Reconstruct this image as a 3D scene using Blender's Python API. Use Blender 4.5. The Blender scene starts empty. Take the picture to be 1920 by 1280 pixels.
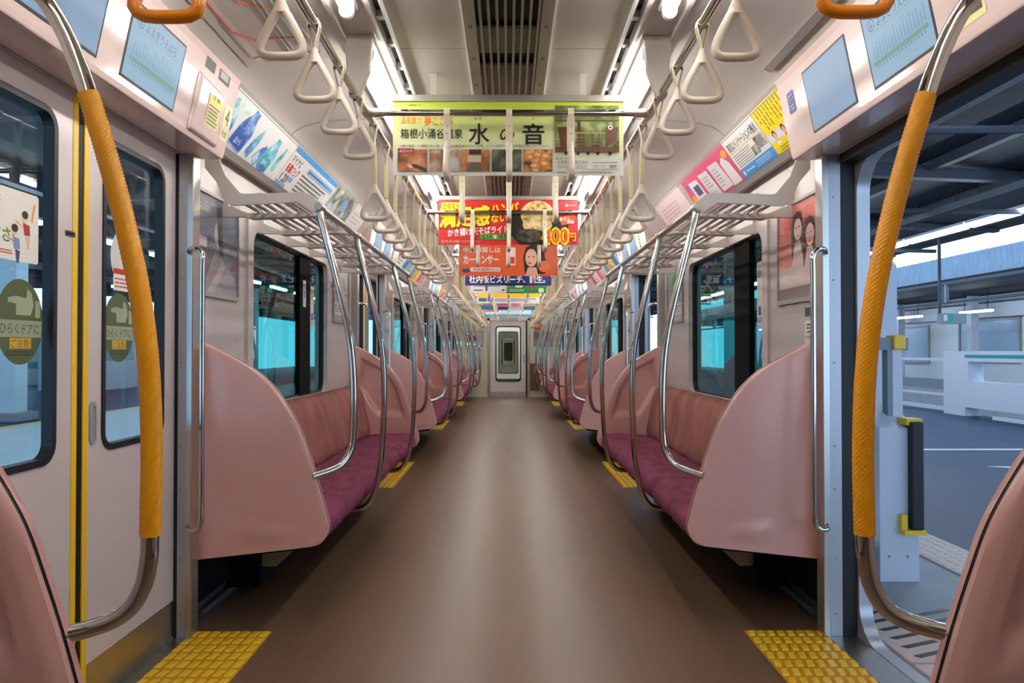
import bpy, bmesh, math, random
from mathutils import Vector, Matrix
R = math.radians
random.seed(7)
scene = bpy.context.scene
COL = scene.collection

# ------------------------------------------------------------------ camera
H = 1.20
cam_d = bpy.data.cameras.new('camera'); cam_d.sensor_width = 36; cam_d.lens = 1385/1920*36
cam_d.clip_start = 0.02; cam_d.clip_end = 400
cam = bpy.data.objects.new('camera', cam_d); COL.objects.link(cam)
cam.location = (0, 0, H)
cam.rotation_euler = (R(90)+math.atan(18/1385), 0, -math.atan(7/1385))
scene.camera = cam

# ------------------------------------------------------------------ world / exposure
world = bpy.data.worlds.new('dusk_sky'); scene.world = world; world.use_nodes = True
wn = world.node_tree.nodes; wl = world.node_tree.links
bg = wn['Background']; bg.inputs['Color'].default_value = (0.46, 0.68, 1.0, 1); bg.inputs['Strength'].default_value = 2.6
scene.view_settings.view_transform = 'Standard'
scene.view_settings.look = 'None'
scene.view_settings.exposure = 0.36
scene.view_settings.gamma = 1.0
scene.view_settings.use_curve_mapping = False
TUBE_POWER = 29.0

# ------------------------------------------------------------------ materials
def lin(c):
    c = c/255
    return c/12.92 if c <= 0.04045 else ((c+0.055)/1.055)**2.4
def rgb(r, g, b): return (lin(r), lin(g), lin(b), 1)
MATS = {}
def mat(name, col, rough=0.5, metal=0.0, spec=0.5, noise=0.0, nscale=6.0, bump=0.0, bscale=60.0, stretch=None, coat=0.0, emit=0.0):
    if name in MATS: return MATS[name]
    m = bpy.data.materials.new(name); m.use_nodes = True
    nt = m.node_tree; b = nt.nodes['Principled BSDF']
    b.inputs['Base Color'].default_value = col
    b.inputs['Roughness'].default_value = rough
    b.inputs['Metallic'].default_value = metal
    b.inputs['Specular IOR Level'].default_value = spec
    if coat: b.inputs['Coat Weight'].default_value = coat; b.inputs['Coat Roughness'].default_value = 0.08
    if emit:
        b.inputs['Emission Color'].default_value = col; b.inputs['Emission Strength'].default_value = emit
    if noise or bump:
        tc = nt.nodes.new('ShaderNodeTexCoord'); src = tc.outputs['Object']
        if stretch:
            mp = nt.nodes.new('ShaderNodeMapping'); mp.inputs['Scale'].default_value = stretch
            nt.links.new(src, mp.inputs['Vector']); src = mp.outputs['Vector']
        if noise:
            n = nt.nodes.new('ShaderNodeTexNoise'); n.inputs['Scale'].default_value = nscale; n.inputs['Detail'].default_value = 4
            nt.links.new(src, n.inputs['Vector'])
            mr = nt.nodes.new('ShaderNodeMapRange'); mr.inputs[1].default_value = 0.3; mr.inputs[2].default_value = 0.7
            mr.inputs[3].default_value = 1-noise; mr.inputs[4].default_value = 1+noise
            nt.links.new(n.outputs['Fac'], mr.inputs[0])
            mx = nt.nodes.new('ShaderNodeMix'); mx.data_type = 'RGBA'; mx.blend_type = 'MULTIPLY'; mx.inputs[0].default_value = 1
            mx.inputs[6].default_value = col
            nt.links.new(mr.outputs[0], mx.inputs[7]); nt.links.new(mx.outputs[2], b.inputs['Base Color'])
        if bump:
            n2 = nt.nodes.new('ShaderNodeTexNoise'); n2.inputs['Scale'].default_value = bscale; n2.inputs['Detail'].default_value = 3
            nt.links.new(src, n2.inputs['Vector'])
            bp = nt.nodes.new('ShaderNodeBump'); bp.inputs['Strength'].default_value = bump; bp.inputs['Distance'].default_value = 0.01
            nt.links.new(n2.outputs['Fac'], bp.inputs['Height']); nt.links.new(bp.outputs['Normal'], b.inputs['Normal'])
    MATS[name] = m
    return m
def ink(r, g, b):                                       # flat print colours
    return mat('ink_%d_%d_%d' % (r, g, b), rgb(r, g, b), rough=0.45, spec=0.35)
def glow(name, col, s, base=0.8):
    if name in MATS: return MATS[name]
    m = bpy.data.materials.new(name); m.use_nodes = True; nt = m.node_tree
    b = nt.nodes['Principled BSDF']; b.inputs['Base Color'].default_value = (base, base, base, 1)
    b.inputs['Emission Color'].default_value = col; b.inputs['Emission Strength'].default_value = s
    MATS[name] = m; return m
def glass(name, tint, refl=1.5, rough=0.0):
    m = bpy.data.materials.new(name); m.use_nodes = True; nt = m.node_tree
    for n in list(nt.nodes):
        if n.type == 'BSDF_PRINCIPLED': nt.nodes.remove(n)
    out = nt.nodes['Material Output']
    t = nt.nodes.new('ShaderNodeBsdfTransparent'); t.inputs['Color'].default_value = tint
    g = nt.nodes.new('ShaderNodeBsdfGlossy'); g.inputs['Roughness'].default_value = rough; g.inputs['Color'].default_value = (1, 1, 1, 1)
    lw = nt.nodes.new('ShaderNodeLayerWeight'); lw.inputs['Blend'].default_value = 0.5
    pw = nt.nodes.new('ShaderNodeMath'); pw.operation = 'POWER'; pw.inputs[1].default_value = 5.0
    nt.links.new(lw.outputs['Facing'], pw.inputs[0])
    f0 = ((refl-1)/(refl+1))**2
    f = nt.nodes.new('ShaderNodeMath'); f.operation = 'MULTIPLY_ADD'; f.inputs[1].default_value = (1-f0)*0.7; f.inputs[2].default_value = f0
    nt.links.new(pw.outputs[0], f.inputs[0])
    x = nt.nodes.new('ShaderNodeMixShader')
    nt.links.new(f.outputs[0], x.inputs[0]); nt.links.new(t.outputs[0], x.inputs[1]); nt.links.new(g.outputs[0], x.inputs[2])
    nt.links.new(x.outputs[0], out.inputs['Surface'])
    MATS[name] = m; return m
def noisy(name, cols, scale=5.0, detail=4.0, rough=0.45, stretch=None):      # printed photographs
    if name in MATS: return MATS[name]
    m = bpy.data.materials.new(name); m.use_nodes = True; nt = m.node_tree; b = nt.nodes['Principled BSDF']
    b.inputs['Roughness'].default_value = rough; b.inputs['Specular IOR Level'].default_value = 0.35
    tc = nt.nodes.new('ShaderNodeTexCoord'); src = tc.outputs['Object']
    if stretch:
        mp = nt.nodes.new('ShaderNodeMapping'); mp.inputs['Scale'].default_value = stretch
        nt.links.new(src, mp.inputs['Vector']); src = mp.outputs['Vector']
    n = nt.nodes.new('ShaderNodeTexNoise'); n.inputs['Scale'].default_value = scale; n.inputs['Detail'].default_value = detail
    nt.links.new(src, n.inputs['Vector'])
    cr = nt.nodes.new('ShaderNodeValToRGB'); e = cr.color_ramp.elements
    k = len(cols)
    e[0].position = 0.32; e[0].color = rgb(*cols[0]); e[1].position = 0.68; e[1].color = rgb(*cols[-1])
    for i in range(1, k-1):
        q = e.new(0.32+0.36*i/(k-1)); q.color = rgb(*cols[i])
    nt.links.new(n.outputs['Fac'], cr.inputs[0]); nt.links.new(cr.outputs[0], b.inputs['Base Color'])
    MATS[name] = m; return m

M_wall = mat('wall_laminate', rgb(184, 173, 169), 0.32, noise=0.02, nscale=3)
M_cream = mat('end_wall_laminate', rgb(226, 219, 188), 0.4, noise=0.02, nscale=3)
M_ceil = mat('ceiling_panel', rgb(200, 192, 186), 0.42, noise=0.03, nscale=2.5)
M_ceil2 = mat('ceiling_centre_panel', rgb(172, 166, 156), 0.5, noise=0.03, nscale=2.5)
M_head = mat('header_plastic', rgb(216, 194, 189), 0.14, coat=0.3)
M_pink = mat('pink_plastic', rgb(220, 172, 164), 0.24, noise=0.02, nscale=2)
M_floor = mat('floor_vinyl', rgb(114, 89, 69), 0.33, noise=0.10, nscale=2.2, stretch=(4.0, 0.35, 1), bump=0.02, bscale=4)
M_seat = mat('seat_moquette', rgb(134, 66, 92), 0.85, spec=0.2, noise=0.26, nscale=8, stretch=(2.6, 0.7, 1), bump=0.25, bscale=180)
M_back = mat('back_moquette', rgb(152, 98, 90), 0.85, spec=0.2, noise=0.26, nscale=5, stretch=(1, 1, 0.7), bump=0.2, bscale=180)  # strong colour mottling imitates the sheen of the velvet
M_chrome = mat('polished_steel', (0.56, 0.54, 0.51, 1), 0.09, 1.0)
M_tube = mat('rack_tube_steel', (0.50, 0.45, 0.45, 1), 0.16, 1.0)
M_brush = mat('brushed_steel', (0.56, 0.53, 0.48, 1), 0.32, 1.0, noise=0.06, nscale=8, stretch=(1, 1, 0.06))
M_alu = mat('aluminium_strip', rgb(176, 178, 182), 0.38, 0.6)
M_black = mat('black_rubber', rgb(14, 14, 16), 0.5)
M_dark = mat('dark_paint_and_shade', rgb(16, 18, 19), 0.8, spec=0.2)  # near-black carries the deep shade under the seats; also the train underframe
M_orange = None
M_yellow = mat('yellow_strip', rgb(236, 190, 30), 0.4)
M_pad = mat('yellow_floor_pad', rgb(196, 148, 20), 0.45, noise=0.06, nscale=20)
M_padbar = mat('yellow_raised_bar', rgb(240, 196, 48), 0.34, noise=0.05, nscale=20)
M_grip = mat('cream_grip_plastic', rgb(222, 210, 192), 0.3)
M_belt = mat('cream_belt', rgb(222, 212, 182), 0.5)
M_sleeve = mat('strap_sleeve', rgb(205, 192, 146), 0.5)
M_ogrip = mat('orange_grip_plastic', rgb(232, 138, 22), 0.3)
M_rackw = mat('rack_plate_grey', rgb(206, 198, 190), 0.4)
M_doorp = mat('door_panel_laminate', rgb(202, 190, 186), 0.26)
M_white = mat('white_paint', rgb(232, 232, 230), 0.4)
M_grey = mat('grey_frame', rgb(150, 146, 140), 0.4)
M_fan = mat('fan_bar', rgb(120, 112, 98), 0.45)
G_clear = glass('clear_window_glass', (0.80, 0.92, 0.95, 1), 1.5)
G_teal = glass('tinted_window_glass', (0.24, 0.56, 0.52, 1), 1.5)
G_pict = glass('poster_cover_sheet', (0.97, 0.97, 0.97, 1), 1.22, 0.04)

# orange sleeve with a woven diamond relief
m = bpy.data.materials.new('orange_textured_sleeve'); m.use_nodes = True; nt = m.node_tree; b = nt.nodes['Principled BSDF']
b.inputs['Base Color'].default_value = rgb(250, 172, 16); b.inputs['Roughness'].default_value = 0.3
M_orange = m

# ------------------------------------------------------------------ mesh helpers
class MB:
    def __init__(s): s.v = []; s.f = []
    def add(s, vs, fs):
        o = len(s.v); s.v += [tuple(p) for p in vs]; s.f += [tuple(i+o for i in f) for f in fs]; return s
    def box(s, x0, x1, y0, y1, z0, z1):
        if x0 > x1: x0, x1 = x1, x0
        if y0 > y1: y0, y1 = y1, y0
        if z0 > z1: z0, z1 = z1, z0
        return s.add([(x0,y0,z0),(x1,y0,z0),(x1,y1,z0),(x0,y1,z0),(x0,y0,z1),(x1,y0,z1),(x1,y1,z1),(x0,y1,z1)],
                     [(0,3,2,1),(4,5,6,7),(0,1,5,4),(1,2,6,5),(2,3,7,6),(3,0,4,7)])
    def tube(s, pts, r, n=10, caps=True):
        pts = [Vector(p) for p in pts]; k = len(pts)
        rs = r if isinstance(r, (list, tuple)) else [r]*k
        t0 = (pts[1]-pts[0]).normalized()
        up = Vector((0,0,1)) if abs(t0.z) < 0.9 else Vector((1,0,0))
        nrm = t0.cross(up).normalized(); vs = []; fs = []; prev = t0
        for i in range(k):
            t = (pts[min(i+1,k-1)]-pts[max(i-1,0)]).normalized()
            q = prev.rotation_difference(t); nrm = (q @ nrm); nrm = (nrm-t*nrm.dot(t)).normalized(); prev = t
            bn = t.cross(nrm)
            for j in range(n):
                a = 2*math.pi*j/n
                vs.append(pts[i]+(nrm*math.cos(a)+bn*math.sin(a))*rs[i])
        for i in range(k-1):
            for j in range(n):
                fs.append((i*n+j, i*n+(j+1)%n, (i+1)*n+(j+1)%n, (i+1)*n+j))
        if caps:
            fs.append(tuple(range(n-1,-1,-1))); fs.append(tuple((k-1)*n+j for j in range(n)))
        return s.add(vs, fs)
    def cyl(s, a, b, r, n=12): return s.tube([a, b], r, n)
    def prism(s, poly, fn0, fn1):          # poly 2d; fn maps (u,v) -> 3d on both ends
        k = len(poly); vs = [fn0(*p) for p in poly]+[fn1(*p) for p in poly]
        fs = [tuple(range(k-1,-1,-1)), tuple(range(k,2*k))]+[(i,(i+1)%k,k+(i+1)%k,k+i) for i in range(k)]
        return s.add(vs, fs)
    def prism_y(s, poly, y0, y1): return s.prism(poly, lambda x,z:(x,y0,z), lambda x,z:(x,y1,z))
    def prism_x(s, poly, x0, x1): return s.prism(poly, lambda y,z:(x0,y,z), lambda y,z:(x1,y,z))
    def prism_z(s, poly, z0, z1): return s.prism(poly, lambda x,y:(x,y,z0), lambda x,y:(x,y,z1))
    def loft(s, loops, close=True, cap0=True, cap1=True):
        k = len(loops[0]); vs = [p for L in loops for p in L]; fs = []
        for i in range(len(loops)-1):
            for j in range(k if close else k-1):
                fs.append((i*k+j, i*k+(j+1)%k, (i+1)*k+(j+1)%k, (i+1)*k+j))
        if cap0: fs.append(tuple(range(k-1,-1,-1)))
        if cap1: fs.append(tuple((len(loops)-1)*k+j for j in range(k)))
        return s.add(vs, fs)
    def grid(s, fn, nu, nv):
        vs = [fn(i/nu, j/nv) for j in range(nv+1) for i in range(nu+1)]
        fs = [(j*(nu+1)+i, j*(nu+1)+i+1, (j+1)*(nu+1)+i+1, (j+1)*(nu+1)+i) for j in range(nv) for i in range(nu)]
        return s.add(vs, fs)
    def holed(s, o, i, fn0, fn1):          # plate with a hole: outer loop o, inner loop i (same count), mapped to two faces
        k = len(o)
        L = [[fn0(*p) for p in i], [fn0(*p) for p in o], [fn1(*p) for p in o], [fn1(*p) for p in i], [fn0(*p) for p in i]]
        return s.loft(L, True, False, False)
    def mesh(s, name):
        me = bpy.data.meshes.new(name); me.from_pydata(s.v, [], s.f)
        bm = bmesh.new(); bm.from_mesh(me); bmesh.ops.recalc_face_normals(bm, faces=bm.faces); bm.to_mesh(me); bm.free()
        return me
    def build(s, name, material, parent=None, smooth=False, angle=40, bevel=0.0, seg=2, merge=False):
        if parent is not None:
            px, py, pz = wloc(parent); s.v = [(x-px, y-py, z-pz) for x, y, z in s.v]
        me = s.mesh(name)
        if bevel or merge:
            bm = bmesh.new(); bm.from_mesh(me)
            if merge: bmesh.ops.remove_doubles(bm, verts=bm.verts, dist=1e-5); bmesh.ops.recalc_face_normals(bm, faces=bm.faces)
            if bevel: bmesh.ops.bevel(bm, geom=[e for e in bm.edges if e.calc_face_angle(0) > 0.6], offset=bevel, segments=seg, affect='EDGES', profile=0.6)
            bm.to_mesh(me); bm.free()
        if smooth:
            me.shade_smooth(); me.set_sharp_from_angle(angle=R(angle))
        me.materials.append(material)
        o = bpy.data.objects.new(name, me); COL.objects.link(o)
        if parent is not None: o.parent = parent
        return o
def wloc(o):
    p = Vector(o.location)
    while o.parent: o = o.parent; p += Vector(o.location)
    return p
def empty(name, loc):
    o = bpy.data.objects.new(name, None); o.location = loc; o.empty_display_size = 0.05; COL.objects.link(o); return o
def tag(o, label, cat=None, group=None, kind=None):
    o['label'] = label
    if cat: o['category'] = cat
    if group: o['group'] = group
    if kind: o['kind'] = kind
    return o
def thing(name, loc, label, cat, group=None): return tag(empty(name, loc), label, cat, group)
def struct(o, label=None):
    o['kind'] = 'structure'
    if label: o['label'] = label
    return o
def copy_tree(o, dy=0.0, parent=None, dx=0.0):
    c = o.copy(); COL.objects.link(c)
    if parent is not None: c.parent = parent
    else: c.location = (o.location[0]+dx, o.location[1]+dy, o.location[2])
    for ch in list(o.children): copy_tree(ch, 0, c)
    return c
def rrect(u0, u1, v0, v1, r, n=6):
    pts = []
    for cx, cy, a0 in ((u1-r, v0+r, -90), (u1-r, v1-r, 0), (u0+r, v1-r, 90), (u0+r, v0+r, 180)):
        for i in range(n+1):
            a = R(a0+90*i/n); pts.append((cx+r*math.cos(a), cy+r*math.sin(a)))
    return pts
def smooth_path(pts, n=6):
    P = [Vector(p) for p in pts]; out = []
    for i in range(len(P)-1):
        p0 = P[max(i-1,0)]; p1 = P[i]; p2 = P[i+1]; p3 = P[min(i+2,len(P)-1)]
        for k in range(n):
            t = k/n
            out.append(0.5*((2*p1)+(p2-p0)*t+(2*p0-5*p1+4*p2-p3)*t*t+(3*p1-p0-3*p2+p3)*t**3))
    out.append(P[-1]); return out
ORD = ['first','second','third','fourth','fifth','sixth','seventh','eighth','ninth','tenth','eleventh','twelfth','thirteenth','fourteenth','fifteenth','sixteenth']
SIDE = {-1: 'left', 1: 'right'}

# ------------------------------------------------------------------ flat print (lettering, posters, screens)
TEXT_CACHE = {}
_fc = bpy.data.curves.new('lettering_source', 'FONT'); _fo = bpy.data.objects.new('lettering_source', _fc); COL.objects.link(_fo)
def text_mesh(body, bold=0.0):
    key = (body, bold)
    if key not in TEXT_CACHE:
        _fc.body = body; _fc.resolution_u = 2; _fc.offset = bold
        dg = bpy.context.evaluated_depsgraph_get(); dg.update()
        me = bpy.data.meshes.new_from_object(_fo.evaluated_get(dg))
        v = [(p.co.x, p.co.y) for p in me.vertices]; f = [tuple(p.vertices) for p in me.polygons]
        bpy.data.meshes.remove(me)
        if v:
            x0 = min(p[0] for p in v); x1 = max(p[0] for p in v); y0 = min(p[1] for p in v); y1 = max(p[1] for p in v)
            v = [((x-x0)/max(x1-x0,1e-6), (y-y0)/max(y1-y0,1e-6)) for x, y in v]
        TEXT_CACHE[key] = (v, f)
    return TEXT_CACHE[key]
class Print:
    """2-D artwork in a unit of metres on a plane: origin o, axes u, v, normal n."""
    def __init__(s, o, u, v, n):
        s.o = Vector(o); s.u = Vector(u).normalized(); s.v = Vector(v).normalized(); s.n = Vector(n).normalized()
        s.vs = []; s.fs = []; s.mi = []; s.mats = []; s.layer = 0
    def _add(s, pts, faces, m):
        s.layer += 1; d = 0.0006+0.00006*s.layer
        if m not in s.mats: s.mats.append(m)
        k = s.mats.index(m); off = len(s.vs)
        s.vs += [s.o+s.u*a+s.v*b+s.n*d for a, b in pts]
        s.fs += [tuple(i+off for i in f) for f in faces]; s.mi += [k]*len(faces)
        return s
    def rect(s, x0, y0, x1, y1, m): return s._add([(x0,y0),(x1,y0),(x1,y1),(x0,y1)], [(0,1,2,3)], m)
    def poly(s, pts, m): return s._add(pts, [tuple(range(len(pts)))], m)
    def ell(s, cx, cy, rx, ry, m, n=24, rot=0.0):
        c, q = math.cos(rot), math.sin(rot)
        return s._add([(cx+rx*math.cos(2*math.pi*i/n)*c-ry*math.sin(2*math.pi*i/n)*q, cy+rx*math.cos(2*math.pi*i/n)*q+ry*math.sin(2*math.pi*i/n)*c) for i in range(n)], [tuple(range(n))], m)
    def rr(s, x0, y0, x1, y1, r, m): return s._add(rrect(x0,x1,y0,y1,r,4), [tuple(range(20))], m)
    def ringell(s, cx, cy, r0, r1, m, n=24):
        p = [(cx+r*math.cos(2*math.pi*i/n), cy+r*math.sin(2*math.pi*i/n)) for r in (r0, r1) for i in range(n)]
        return s._add(p, [(i,(i+1)%n,n+(i+1)%n,n+i) for i in range(n)], m)
    def text(s, body, x0, y0, x1, y1, m, bold=0.0, slant=0.0, rise=0.0):
        v, f = text_mesh(body, 0.0)
        if not v: return s
        if bold:
            d = bold*(y1-y0)*0.75
            for a_, b_ in ((d, 0), (-d, 0), (0, d), (0, -d), (d*0.7, d*0.7), (-d*0.7, -d*0.7), (d*0.7, -d*0.7), (-d*0.7, d*0.7)):
                s.text(body, x0+a_, y0+b_, x1+a_, y1+b_, m, 0.0, slant, rise)
        return s._add([(x0+(x1-x0)*a+slant*(y1-y0)*b, y0+(y1-y0)*b+rise*(x1-x0)*a) for a, b in v], f, m)
    def lines(s, x0, y0, x1, y1, n, m, fill=0.5, ragged=0.2, seed=1):        # rows of small print too fine to read
        rnd = random.Random(seed); h = (y1-y0)/n
        for i in range(n):
            y = y1-(i+1)*h; xe = x1-(x1-x0)*ragged*rnd.random(); x = x0
            while x < xe-0.002:
                w = min((0.5+rnd.random()*1.4)*h, xe-x)
                s.layer -= 1; s.rect(x, y+h*(1-fill)/2, x+w*0.86, y+h*(1+fill)/2, m); x += w
        s.layer += 1
        return s
    def vlines(s, x0, y0, x1, y1, n, m, fill=0.5, ragged=0.3, seed=1):       # upright rows of small print
        rnd = random.Random(seed); w = (x1-x0)/n
        for i in range(n):
            ye = y0+(y1-y0)*ragged*rnd.random(); y = y1; x = x0+i*w
            while y > ye+0.002:
                h = min((0.7+rnd.random()*0.8)*w, y-ye)
                s.layer -= 1; s.rect(x+w*(1-fill)/2, y-h*0.84, x+w*(1+fill)/2, y, m); y -= h
        s.layer += 1
        return s
    def build(s, name, parent):
        p = wloc(parent)
        me = bpy.data.meshes.new(name); me.from_pydata([tuple(v-p) for v in s.vs], [], s.fs)
        for m in s.mats: me.materials.append(m)
        me.polygons.foreach_set('material_index', s.mi)
        o = bpy.data.objects.new(name, me); COL.objects.link(o); o.parent = parent
        return o

# ------------------------------------------------------------------ layout
P = 4.82                          # door pitch
DC = [2.42+i*P for i in range(4)] # door centres along the car
DH = 0.68                         # half width of a door opening
DT = 2.03                         # door height
XW = 1.38                         # inner wall
YB, YE = -2.6, 19.3               # back and end of the car
WZ0, WZ1 = 0.88, 1.87             # side window heights
BENCH0 = 3.2                      # outer face of the near partition of bench 0
BLEN = 3.25
AD0 = (1.322, 2.140); AD1 = (1.165, 2.362)      # sloping advertisement panel, bottom and top

# ================================================================== STRUCTURE
struct(MB().box(-1.40, 1.40, YB, YE+0.4, -0.06, 0.0).build('floor', M_floor), 'glossy brown vinyl floor running down the aisle of the train car')

def wins(side):
    out = []
    for k in range(3):
        out.append((3.94+k*P, 5.60+k*P))
    return out
END_WIN = (18.15, 18.98)
def build_wall(side):
    sp = {}
    ys = {YB, YE}; holes = []
    for d in DC: holes.append((d-DH-0.07, d+DH+0.07, 0.0, DT))
    for a, c in wins(side)+[END_WIN]: holes.append((a, c, WZ0, WZ1))
    for h in holes: ys |= {h[0], h[1]}
    ys = sorted(ys); mb = MB()
    for a, c in zip(ys[:-1], ys[1:]):
        mid = (a+c)/2; hz = [h for h in holes if h[0] < mid < h[1]]
        segs = [(0.0, 2.14)]
        for h in hz:
            new = []
            for z0, z1 in segs:
                if h[2] > z0: new.append((z0, h[2]))
                if h[3] < z1: new.append((h[3], z1))
            segs = new
        for z0, z1 in segs: mb.box(side*XW, side*(XW+0.07), a, c, z0, z1)
    # roof cove and sloping panel behind the posters
    poly = [(XW+0.07, 2.13), (XW-0.01, 2.13), AD0, AD1, (1.22, 2.40), (XW+0.07, 2.40)]
    cuts = [YB]+[q for d in DC for q in (d-0.781, d+0.781)]+[YE]
    for a, c in zip(cuts[0::2], cuts[1::2]): mb.prism_y([(side*x, z) for x, z in poly], a, c)
    return struct(mb.build('wall_'+SIDE[side], M_wall), 'pale pinkish laminate %s side wall of the train car' % SIDE[side])
walls = {s: build_wall(s) for s in (-1, 1)}
struct(MB().box(-1.5, 1.5, YB-0.1, YB, 0, 2.6).build('wall_back', M_cream))

# vertical seams between wall panels above the racks
for s in (-1, 1):
    for k in range(4):
        for yy in (3.62+k*P, 5.95+k*P):
            if yy > YE: continue
            MB().box(s*(XW-0.001), s*(XW+0.01), yy-0.003, yy+0.003, 1.95, 2.13).build('wall_seam', M_grey, walls[s])

# ceiling: curved side coves, light troughs, slots, centre panels
ceil = empty('ceiling', (0, 0, 2.45)); MB().box(-1.45, 1.45, YB, YE, 2.53, 2.58).build('roof_shell', M_ceil2, ceil); struct(ceil, 'train car ceiling with curved coves, dark air slots and central fan grille')
for s in (-1, 1):
    prof = [AD1, (1.145, 2.382), (1.10, 2.408), (1.03, 2.427), (0.93, 2.44), (0.80, 2.447), (0.665, 2.45)]
    up = [(x, z+0.03) for x, z in prof[::-1]]
    MB().prism_y([(s*x, z) for x, z in prof+up], YB, YE).build('cove_panel', M_ceil, ceil, smooth=True, angle=50)
    MB().prism_y([(s*x, z) for x, z in ((0.665, 2.452), (0.66, 2.435), (0.645, 2.435), (0.64, 2.46), (0.53, 2.462), (0.51, 2.44), (0.497, 2.44), (0.495, 2.49), (0.665, 2.49))], YB, YE).build('light_trough', M_ceil, ceil)
    MB().box(s*0.496, s*0.455, YB, YE, 2.478, 2.486).build('air_slot', M_black, ceil)
    mb = MB()
    y = YB+0.1
    while y < YE: mb.box(s*0.496, s*0.46, y, y+0.032, 2.452, 2.48); y += 0.25
    mb.build('slot_spacer', M_grey, ceil)['kind'] = 'stuff'
    MB().box(s*0.462, s*0.452, YB, YE, 2.438, 2.475).build('slot_lip', M_white, ceil)
    # flat panels, one piece per panel, seams between
    y = YB; edges = [YB]+[3.06+i*P/2 for i in range(-2, 8) if YB+0.3 < 3.06+i*P/2 < YE-0.3]+[YE]
    for a, c in zip(edges[:-1], edges[1:]):
        MB().box(s*0.453, s*0.175, a+0.002, c-0.002, 2.458, 2.47).build('ceiling_panel', M_ceil2, ceil)
    MB().box(s*0.178, s*0.171, YB, YE, 2.449, 2.475).build('panel_lip', M_white, ceil)
    MB().box(s*0.171, s*0.125, YB, YE, 2.462, 2.475).build('grille_side_strip', M_ceil2, ceil)
    for i in range(34):
        yy = 2.55+0.31*i
        if yy < 8: MB().cyl((s*0.148, yy, 2.455), (s*0.148, yy, 2.464), 0.008, 8).build('screw', M_grey, ceil)
    for e in edges[1:-1]:
        pts = [(s*x, e+0.9, z-0.0015) for x, z in prof]
        MB().tube(pts, 0.0028, 5).build('cove_seam', M_grey, ceil)
# centre line fan: dark shaft, plates and long bars
MB().box(-0.18, 0.18, YB, YE, 2.505, 2.52).build('fan_shaft', M_black, ceil)
for k in range(-1, 4):
    o = k*P
    for a, c in ((2.92, 3.17), (3.30, 4.35), (4.45, 5.2), (5.4, 6.9)):
        if c+o < YE: MB().box(-0.125, 0.125, a+o, c+o, 2.485, 2.495).build('shaft_plate', M_ceil2, ceil)
for i in range(8):
    x = -0.105+0.0315*i
    MB().box(x-0.005, x+0.005, YB, YE, 2.452, 2.484).build('fan_bar', M_fan, ceil)

# poster rails and the plain rail below
n = 0
for s in (-1, 1):
    for (x, z) in ((AD1[0]+0.004, AD1[1]-0.004), (AD0[0]+0.004, AD0[1]-0.004)):
        n += 1
        t = MB().prism_y([(s*(x+0.005), z+0.022), (s*(x-0.012), z+0.014), (s*(x+0.008), z-0.016), (s*(x+0.02), z-0.008)], YB, YE).build('trim_%d' % n, M_grey)
        struct(t, 'grey metal rail along the %s edge of the %s poster strip' % (('upper', 'lower')[(n-1) % 2], SIDE[s]))
    n += 1
    bb = MB(); cuts = [YB]+[q for d_ in DC for q in (d_-DH-0.07, d_+DH+0.07)]+[YE]
    for a, c in zip(cuts[0::2], cuts[1::2]): bb.box(s*(XW-0.012), s*XW, a, c, 0.0, 0.10)
    struct(bb.build('baseboard_%s' % SIDE[s], mat('skirting_grey', rgb(62, 66, 66), 0.5)), 'dull steel skirting along the %s wall under the seats' % SIDE[s])

# end wall with sliding door
ew = MB()
for x0, x1, z0, z1 in ((-1.45, -0.50, 0, 2.6), (0.50, 1.45, 0, 2.6), (-0.50, 0.50, 2.01, 2.6)):
    ew.box(x0, x1, YE, YE+0.06, z0, z1)
ewall = struct(ew.build('wall_end', M_cream), 'cream end wall of the car around the connecting door')
d = empty('door_9', (0, YE, 0)); struct(d, 'grey sliding connecting door with tall rounded window at the far end of the car')
MB().holed(rrect(-0.47, 0.455, 0.14, 2.0, 0.002), rrect(-0.32, 0.32, 0.42, 1.84, 0.07), lambda x,z:(x,YE+0.01,z), lambda x,z:(x,YE+0.045,z)).build('leaf', mat('end_door_grey', rgb(228, 220, 218), 0.35), d)
MB().holed(rrect(-0.335, 0.335, 0.405, 1.855, 0.08), rrect(-0.305, 0.305, 0.435, 1.825, 0.06), lambda x,z:(x,YE+0.0,z), lambda x,z:(x,YE+0.05,z)).build('window_gasket', M_black, d)
MB().box(-0.31, 0.31, YE+0.025, YE+0.03, 0.43, 1.83).build('pane', G_clear, d)
MB().box(-0.47, 0.455, YE+0.008, YE+0.045, 0.01, 0.14).build('kick_plate', M_brush, d)
MB().box(0.462, 0.497, YE+0.02, YE+0.05, 0.0, 2.0).build('door_gap', M_black, d)
MB().box(0.40, 0.425, YE-0.004, YE+0.012, 0.88, 1.12).build('handle', M_grey, d, bevel=0.004)
for x in (-0.51, 0.53): MB().box(x-0.03, x+0.03, YE-0.02, YE+0.01, 0, 2.06).build('door_post', M_brush, d)
MB().box(-0.54, 0.56, YE-0.02, YE+0.01, 2.0, 2.07).build('door_head', M_brush, d)

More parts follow.
